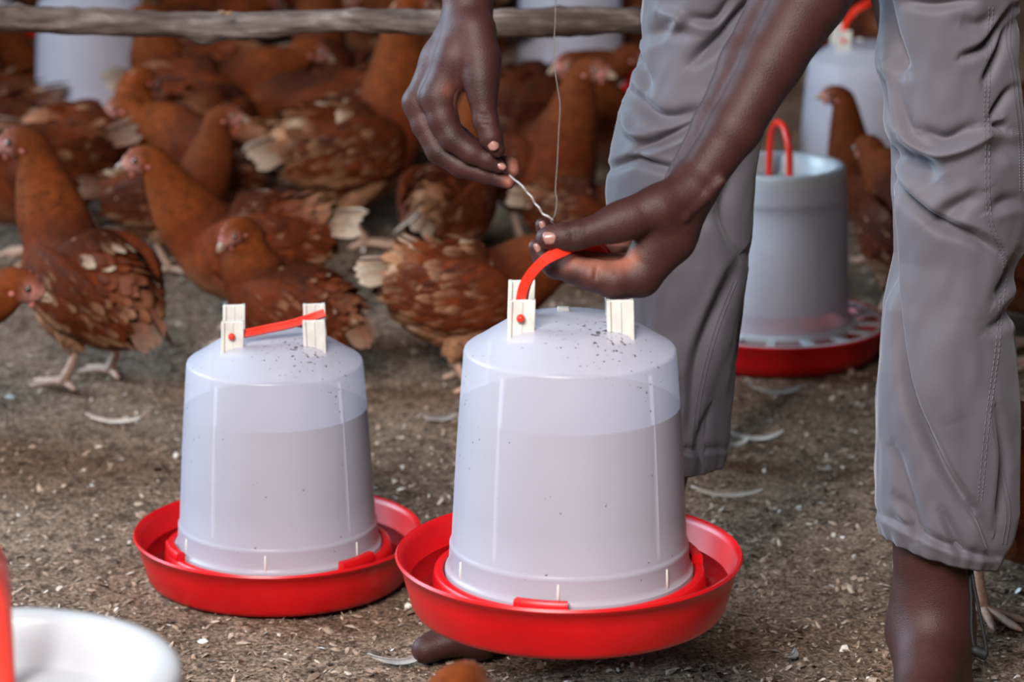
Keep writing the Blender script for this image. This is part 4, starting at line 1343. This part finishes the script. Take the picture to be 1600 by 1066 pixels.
# (px, py, radius px, nearest depth, farthest depth, strength)
pads = [(802, 258, 15, ZR - 0.01, ZR + 0.05, 0.95), (797, 284, 11, ZR - 0.02, ZR + 0.03, 0.8), (714, 150, 16, ZR - 0.01, ZR + 0.06, 0.75), (728, 168, 14, ZR, ZR + 0.07, 0.8), (700, 140, 12, ZR - 0.03, ZR + 0.03, 0.3),
        (966, 408, 17, ZL - 0.03, ZL + 0.03, 0.9), (938, 408, 18, ZL - 0.03, ZL + 0.03, 0.75), (905, 400, 20, ZL - 0.02, ZL + 0.05, 0.9), (968, 392, 16, ZL - 0.02, ZL + 0.06, 0.95), (925, 418, 15, ZL - 0.03, ZL + 0.02, 0.45),
        (985, 405, 14, ZL - 0.03, ZL + 0.05, 0.7), (884, 405, 14, ZL - 0.02, ZL + 0.05, 0.6)]
for qx, qy, rp_, d0, d1, s_ in pads:
    w = s_ * np.exp(-((PXV[:, 0] - qx) ** 2 + (PXV[:, 1] - qy) ** 2) / rp_ ** 2) * ((DPV > d0) & (DPV < d1))
    col += (PADC - col) * w[:, None]
knk = [(P(757, 138, ZR - 0.04), 0.016), (P(707, 214, ZR - 0.02), 0.010), (P(684, 240, ZR), 0.010), (P(903, 368, ZL - 0.045), 0.010), (P(895, 440, ZL - 0.02), 0.012)]
for c, r in knk:
    w = 0.45 * np.exp(-(np.linalg.norm(V - c, axis=1) / r) ** 2)[:, None]
    col *= (1 - w)
man = empty('person', (kneeR[0] * 0.5 + kneeL[0] * 0.5, (YR + YL) / 2, 0.0))
off = np.array(man.location)
body = mk('body', V - off, Q, M['skin'], man, col=col)
tag(man, 'bent-over man in grey trousers, bare feet, holding a wire and a red handle', 'person')

# ---- finger nails
def nail(c, ax, nrm, L, W, name='fingernail'):
    ax = np.asarray(ax, float); ax /= np.linalg.norm(ax)
    nrm = np.asarray(nrm, float); nrm -= ax * np.dot(nrm, ax); nrm /= np.linalg.norm(nrm)
    Mx = np.stack([ax, np.cross(nrm, ax), nrm], 1)
    v, f = [], []
    nu, nw = 8, 8
    for i in range(nu + 1):
        for k in range(nw + 1):
            a = (i / nu - 0.5) * 2; b = (k / nw - 0.5) * 2
            q = 1 - 0.22 * a * a * 0.5
            x = a * L / 2 * math.sqrt(1 - 0.42 * b * b); y = b * W / 2 * math.sqrt(1 - 0.30 * a * a)
            z = -0.30 * W * b * b - 0.05 * L * a * a
            v.append(np.asarray(c) + Mx @ np.array([x, y, z]))
    for i in range(nu):
        for k in range(nw):
            a = i * (nw + 1) + k
            f.append((a, a + nw + 1, a + nw + 2, a + 1))
    o = mk(name, np.array(v) - off, f, M['nail'], man)
    m = o.modifiers.new('thick', 'SOLIDIFY'); m.thickness = 0.0008; m.offset = -1
    return o
TREE = BVHTree.FromPolygons([tuple(p) for p in V], [tuple(q) for q in Q])
def on_skin(px, py):
    d = ray(px, py); h = TREE.ray_cast(Vector(CP), Vector(d / np.linalg.norm(d)), 10)
    return (np.array(h[0]), np.array(h[1])) if h[0] is not None else (None, None)
for (px, py, qx, qy, L_, W_, tilt) in ((771, 224, 776, 240, 0.0125, 0.0115, (0.0, 0, 0.35)), (861, 369, 840, 372, 0.0150, 0.0150, (0, 0, 0.25)), (783, 259, 792, 263, 0.009, 0.007, (0.1, 0, 0.2)), (838, 388, 832, 376, 0.009, 0.008, (-0.8, 0, 0.1)), (846, 352, 842, 340, 0.008, 0.007, (-0.8, 0, 0.2))):
    p, n = on_skin(px, py)
    if p is None: continue
    z = depth_of(p)
    a = P(qx, qy, z) - P(px, py, z)
    if np.dot(n, CP - p) < 0: n = -n
    nn = n + np.array(tilt) * 0.5
    nail(p + n * 0.0012, a, nn, L_, W_)

# ---- shirt and hair (above the frame)
Ds = Dtorso - 0.010
f2 = fd
Z_ = fd.ax[2][None, None, :]
Vs, Qs = surface_nets(fd, Ds.astype(np.float32))
zc = max(elR[2], elL[2]) + 0.05
keepv = (Vs[:, 2] > 0.90) & ((Vs[:, 2] > zc) | ((Vs[:, 0] > elR[0] + 0.10) & (Vs[:, 0] < elL[0] - 0.10)))
Qs = Qs[keepv[Qs].all(1)]
mk('shirt', relax(Vs, Qs, 2) - off, Qs, M['shirt'], man)
v, f = ball(head + [0, 0.010, 0.036], (0.086, 0.094, 0.088), 28, 18)
v = [p for p in np.array(v)]
f = [q for q in f if np.mean([v[i][2] for i in q]) > head[2] + 0.02]
mk('hair', np.array(v) - off, f, M['hair'], man)

# ------------------------------------------------------------------ trousers
def interp(rows, y):
    r = np.array(rows, float)
    return np.interp(y, r[:, 0], r[:, 1]), np.interp(y, r[:, 0], r[:, 2])
def stroke(px, pts, w, amp, step=0.0):
    """signed distance to a polyline in the cloth; ridge (or groove) plus an optional sharp one-sided step"""
    pts = np.asarray(pts, float)
    if len(pts) > 2: pts = catmull(pts, 5 * len(pts))
    best = np.full(len(px), 1e9); sg = np.zeros(len(px)); tt = np.zeros(len(px))
    n = len(pts) - 1
    for i in range(n):
        a, b = pts[i], pts[i + 1]
        ab = b - a; L2 = ab @ ab + 1e-9
        t = np.clip(((px - a) @ ab) / L2, 0, 1)
        q = px - a - t[:, None] * ab
        d = np.hypot(q[:, 0], q[:, 1])
        m = d < best
        best[m] = d[m]; sg[m] = np.sign(ab[0] * q[m, 1] - ab[1] * q[m, 0]); tt[m] = (i + t[m]) / n
    env = np.sin(np.pi * np.clip(tt * 0.92 + 0.04, 0, 1)) ** 0.6
    g = np.exp(-(best / w) ** 2)
    x = sg * best / w
    return env * (amp * g + step * x * np.exp(-(x / 1.3) ** 2))

def leg_cloth(rows, Y, ytop, hem, folds, NV=330, NA=300, ratio=0.9, seed=0, gather=0.07, lean=0.0):
    a = np.arange(NA) / NA * 2 * math.pi
    v = np.linspace(0, 1, NV) ** 0.93
    A, Vv = np.meshgrid(a, v)
    yh = hem(np.cos(A))
    yy = ytop + (yh - ytop) * Vv
    xl, xr = interp(rows, yy)
    # world positions from the row's silhouette on the leg's own vertical plane
    dirz = (533 - yy) / F_PX
    dv = FW[None, None] + dirz[..., None] * UP[None, None]
    t = Y / dv[..., 1]
    Zw = CAM_H + t * dv[..., 2]
    x0 = t * (xl - 800) / F_PX; x1 = t * (xr - 800) / F_PX
    cx = (x0 + x1) / 2; rx = (x1 - x0) / 2
    gz = np.clip((Vv - 0.955) / 0.045, 0, 1)
    rsc = 1 - gather * gz ** 2 + gz * (0.018 * np.sin(13 * A + seed) + 0.014 * np.sin(23 * A + 2 * seed))
    X = cx + rx * rsc * np.cos(A)
    Yy = Y - rx * ratio * rsc * np.sin(A) + lean * Vv
    pts = np.stack([X, Yy, Zw], -1).reshape(-1, 3)
    nr = np.stack([np.cos(A), -np.sin(A) / ratio, 0 * A], -1).reshape(-1, 3)
    nr /= np.linalg.norm(nr, axis=1)[:, None]
    px = proj(pts)
    front = (np.sin(A).ravel() > -0.25)
    disp = np.zeros(len(pts))
    for (pl, w, amp, st) in folds:
        disp[front] += 2.0 * stroke(px[front], pl, w, amp, st)
    n1 = (vnoise(A.ravel() * 2.2 + seed * 7, Vv.ravel() * 9, 11 + seed) - 0.5) * 0.010 + (vnoise(A.ravel() * 5 + Vv.ravel() * 6, Vv.ravel() * 26 - A.ravel() * 2, 12 + seed) - 0.5) * 0.0030
    n1 *= np.where(front, 0.6, 1.2)
    pts = pts + nr * (disp + n1)[:, None]
    idx = np.arange(NV * NA).reshape(NV, NA)
    b = np.roll(idx, -1, 1)
    Qd = np.stack([idx[:-1], b[:-1], b[1:], idx[1:]], -1).reshape(-1, 4)
    # turned hem: run the cloth back up inside
    last = pts[-NA:]
    cen = last.mean(0)
    inner = last + (cen - last) * [0.045, 0.045, 0] + [0, 0, 0.004]
    inner2 = last + (cen - last) * [0.055, 0.055, 0] + [0, 0, 0.07]
    allv = np.vstack([pts, inner, inner2])
    i0 = idx[-1]; i1 = NV * NA + np.arange(NA); i2 = i1 + NA
    for u, w_ in ((i0, i1), (i1, i2)):
        Qd = np.vstack([Qd, np.stack([u, np.roll(u, -1), np.roll(w_, -1), w_], -1)])
    return allv, Qd

ROWS_L = [(-340, 1320, 1612), (-200, 1345, 1610), (-100, 1362, 1604), (0, 1370, 1597), (100, 1373, 1592), (200, 1380, 1600), (300, 1386, 1612), (400, 1391, 1600), (480, 1378, 1582), (560, 1376, 1590), (640, 1370, 1594), (720, 1366, 1594), (800, 1365, 1592), (840, 1368, 1584), (870, 1374, 1572), (900, 1378, 1560)]
ROWS_R = [(-340, 1000, 1260), (-200, 1004, 1250), (-100, 1006, 1235), (0, 1003, 1218), (60, 1000, 1210), (120, 985, 1204), (180, 962, 1196), (230, 952, 1187), (300, 949, 1180), (400, 956, 1172), (500, 976, 1157), (600, 984, 1146), (680, 980, 1138), (720, 978, 1134), (760, 976, 1128)]
F_L = [([(1384, 95), (1400, 165), (1418, 212), (1450, 236), (1492, 232), (1538, 210), (1562, 188)], 8, 0.0050, 0.0042),
       ([(1376, 232), (1405, 250), (1440, 262), (1458, 285)], 20, -0.0125, 0.0),
       ([(1440, 208), (1478, 220), (1522, 200)], 9, -0.0055, 0.003),
       ([(1376, 262), (1412, 305), (1466, 346), (1525, 368), (1566, 394)], 9, -0.0075, -0.0050),
       ([(1385, 385), (1396, 470), (1408, 550), (1432, 640), (1474, 725), (1524, 800)], 9, -0.0090, -0.0045),
       ([(1376, -20), (1384, 50), (1398, 92), (1408, 112)], 12, -0.0100, 0.003),
       ([(1384, 300), (1392, 370), (1398, 460)], 6, -0.005, 0.0),
       ([(1380, 120), (1388, 170), (1402, 205)], 7, -0.0070, 0.0),
       ([(1503, 88), (1540, 72), (1566, 44), (1588, 10)], 7, -0.0075, -0.003),
       ([(1540, 128), (1560, 92), (1592, 30)], 7, -0.0070, -0.002),
       ([(1552, 184), (1566, 164), (1584, 136)], 6, -0.0060, 0.0),
       ([(1412, 3), (1460, 8), (1520, 0)], 8, -0.005, 0.0),
       ([(1500, 34), (1530, 40), (1560, 26)], 12, -0.004, 0.0),
       ([(1462, 340), (1490, 322), (1530, 300)], 12, -0.004, -0.003),
       ([(1552, 205), (1562, 200), (1578, 205)], 8, -0.006, 0.003),
       ([(1550, 330), (1575, 320), (1600, 318)], 10, -0.004, 0.003),
       ([(1550, 250), (1572, 236), (1598, 240)], 14, -0.004, 0.002),
       ([(1562, 470), (1585, 440), (1600, 400)], 10, -0.006, 0.003), ([(1545, 520), (1572, 505), (1592, 470)], 9, -0.004, 0.002),
       ([(1500, 480), (1470, 580), (1490, 660)], 30, 0.0035, 0.0),
       ([(1395, 700), (1410, 760), (1440, 830)], 10, -0.004, 0.003), ([(1556, 640), (1570, 720), (1560, 830)], 9, -0.005, 0.003),
       ([(1470, 800), (1490, 840), (1505, 872)], 8, -0.004, 0.002), ([(1400, 775), (1420, 810), (1432, 845)], 8, -0.005, 0.002),
       ([(1366, 800), (1440, 838), (1520, 868), (1566, 872)], 6, -0.003, 0.0025), ([(1520, 790), (1540, 830), (1556, 870)], 8, -0.005, 0.003)]
F_R = [([(986, 148), (1018, 182), (1052, 188), (1096, 176)], 10, -0.0075, 0.003),
       ([(998, 236), (1050, 214), (1108, 188)], 8, -0.0070, 0.004),
       ([(952, 262), (990, 248), (1022, 256), (1060, 266)], 7, -0.0060, -0.003),
       ([(975, 175), (985, 205), (1018, 214)], 9, 0.0050, -0.003),
       ([(1084, 98), (1128, 60), (1190, -5)], 10, -0.0095, 0.003),
       ([(1078, 30), (1118, 32), (1144, 2)], 8, -0.0060, 0.002),
       ([(1030, 18), (1062, 30), (1042, 54)], 9, 0.0055, 0.0),
       ([(988, 78), (1000, 118), (1008, 142)], 8, -0.0065, 0.003),
       ([(1010, 60), (1040, 52), (1080, 58)], 12, -0.004, 0.002),
       ([(1160, 400), (1118, 480), (1086, 570), (1072, 690)], 12, -0.0050, 0.004),
       ([(1000, 320), (1040, 350), (1110, 340)], 14, -0.004, 0.0), ([(1150, 260), (1130, 330), (1160, 400)], 12, -0.004, 0.002),
       ([(1110, 640), (1092, 690), (1100, 730)], 8, -0.004, 0.002), ([(1000, 690), (1070, 706), (1136, 702)], 5, -0.0025, 0.002), ([(1060, 600), (1054, 660), (1064, 735)], 8, -0.004, 0.002)]
vL, qL = leg_cloth(ROWS_L, YL, -215, lambda c: 856 + 27 * c, F_L, seed=1)
vR, qR = leg_cloth(ROWS_R, YR, -215, lambda c: 727 - 4 * c, F_R, NV=290, NA=260, seed=2, gather=0.05)
tl, tr_ = PY(1478, -185, YL), PY(1127, -185, YR)
fs = Field(np.minimum(np.minimum(tl, tr_), pel) - 0.26, np.maximum(np.maximum(tl, tr_), pel) + 0.26, 0.007); Dseat = fs.new()
fs.chain(Dseat, [tl, (tl + pel) / 2 + [0.04, 0, 0.02], pel + [0.07, 0, 0]], [0.090, 0.112, 0.140], 0.05)
fs.chain(Dseat, [tr_, (tr_ + pel) / 2 + [-0.04, 0, 0.02], pel + [-0.07, 0, 0]], [0.090, 0.112, 0.140], 0.05)
pv, pf = surface_nets(fs, Dseat)
kz = min(tl[2], tr_[2])
pf = pf[(pv[:, 2] > kz - 0.03)[pf].all(1)]
pv = relax(pv, pf, 3)
TV = np.vstack([vL, vR, np.array(pv)])
TQ = np.vstack([qL, qR + len(vL), np.array(pf) + len(vL) + len(vR)])
tr = mk('trousers', TV - off, TQ, M['trouser'], man)
TT = BVHTree.FromPolygons([tuple(p) for p in TV], [tuple(q) for q in TQ])
def on_cloth(px, py):
    d = ray(px, py); h = TT.ray_cast(Vector(CP), Vector(d / np.linalg.norm(d)), 10)
    return None if h[0] is None else np.array(h[0]) - d * 0.0010
for line in ([(1546, 10), (1543, 60), (1541, 120), (1538, 170), (1540, 220), (1540, 290), (1545, 350), (1562, 390), (1568, 420), (1562, 470), (1556, 540), (1548, 600), (1540, 660), (1532, 740), (1528, 785)],
             [(1576, 8), (1572, 60), (1580, 110), (1586, 160), (1592, 220), (1594, 300)], [(1562, 735), (1572, 800), (1566, 850)], [(1145, 440), (1115, 520), (1092, 610), (1080, 700)]):
    dense = catmull(line, 90)
    for dx in (0, 6):
        pts = [on_cloth(x + dx, y) for x, y in dense]
        pts = [p for p in pts if p is not None]
        if len(pts) < 8: continue
        pts = np.array(pts)
        dd = np.abs(np.diff(depth_of(pts[0]) if False else (pts - CP) @ FW)) < 0.03
        pts = pts[np.concatenate([[True], dd])]
        vv, ff = [], []
        for i in range(0, len(pts) - 1):
            m = pts[i] + (pts[i + 1] - pts[i]) * 0.72
            vv, ff = join([(vv, ff), tube([pts[i], (pts[i] + m) / 2, m], [0.0004, 0.0006, 0.0004], 4, cap=False)])
        so = mk('stitching', np.array(vv) - off, ff, M['stitch'], tr)
        so['kind'] = 'stuff'
# black draw cord with its toggle hanging from the hem
cz = depth_of(PY(1520, 900, YL)) - 0.035
loop = [(1514, 880), (1516, 910), (1518, 945), (1518, 980), (1522, 1010), (1530, 1026)]
loop2 = [(1516, 878), (1523, 920), (1530, 955), (1537, 990), (1541, 1015), (1538, 1026)]
vv, ff = [], []
for l_, dz in ((loop, 0.0), (loop2, -0.006)):
    pts = catmull([P(x, y, cz + dz) for x, y in l_], 30)
    vv, ff = join([(vv, ff), tube(pts, 0.0019, 8)])
cd = mk('draw_cord', np.array(vv) - off, ff, M['cord'], tr)
vv, ff = tube(catmull([P(1519, 1014, cz - 0.003), P(1527, 1018, cz - 0.004), P(1535, 1021, cz - 0.004), P(1541, 1023, cz - 0.003)], 10), [0.004, 0.0052, 0.0056, 0.0056, 0.0056, 0.0056, 0.0058, 0.0064, 0.0064, 0.005], 12)
mk('toggle', np.array(vv) - off, ff, M['cord'], cd)

# ------------------------------------------------------------------ hanging wire
w1 = [P(878, 392, 3.028), P(872, 372, 3.010), P(866, 352, 2.993), P(861, 345, 2.990), P(866, 338, 2.991), P(869, 326, 2.994), P(870, 312, 2.998), P(868, 296, 3.001), P(871, 250, 3.010), P(873, 205, 3.016), P(875, 165, 3.021), P(871, 135, 3.024), P(867, 105, 3.026), P(866, 60, 3.028), P(868, 0, 3.033), P(868, -300, 3.038), P(868, -2600, 3.058)]
tw = [P(864, 344, 2.991), P(856, 338, 2.988), P(848, 334, 2.993), P(842, 324, 2.990), P(836, 318, 2.994), P(831, 308, 2.990), P(824, 301, 2.994), P(818, 293, 2.992), P(811, 286, 2.996), P(804, 281, 3.008), P(796, 274, 3.023)]
v1 = tube(catmull(w1, 120), 0.00055, 6)
v2 = tube(catmull(tw, 70), 0.0010, 6)
wo = empty('hanging_wire', w1[-1])
o_ = np.array(wo.location)
vv, ff = v1
mk('strand', np.array(vv) - o_, ff, M['dull_wire'], wo)
vv, ff = v2
mk('bent_end', np.array(vv) - o_, ff, M['wire'], wo)
tag(wo, 'thin steel wire hanging from above, its bent end twisted between both hands', 'wire')
# roof tie beam the wire is tied to, far above the frame
bx = w1[-1]
v, f = box(-2.5, 2.5, bx[1] - 0.04, bx[1] + 0.04, bx[2] - 0.01, bx[2] + 0.11)
bm_ = bevel(mk('trim_1', v, f, M['bark'], None, smooth=False), 0.004)
tag(bm_, 'roof tie beam', kind='structure')
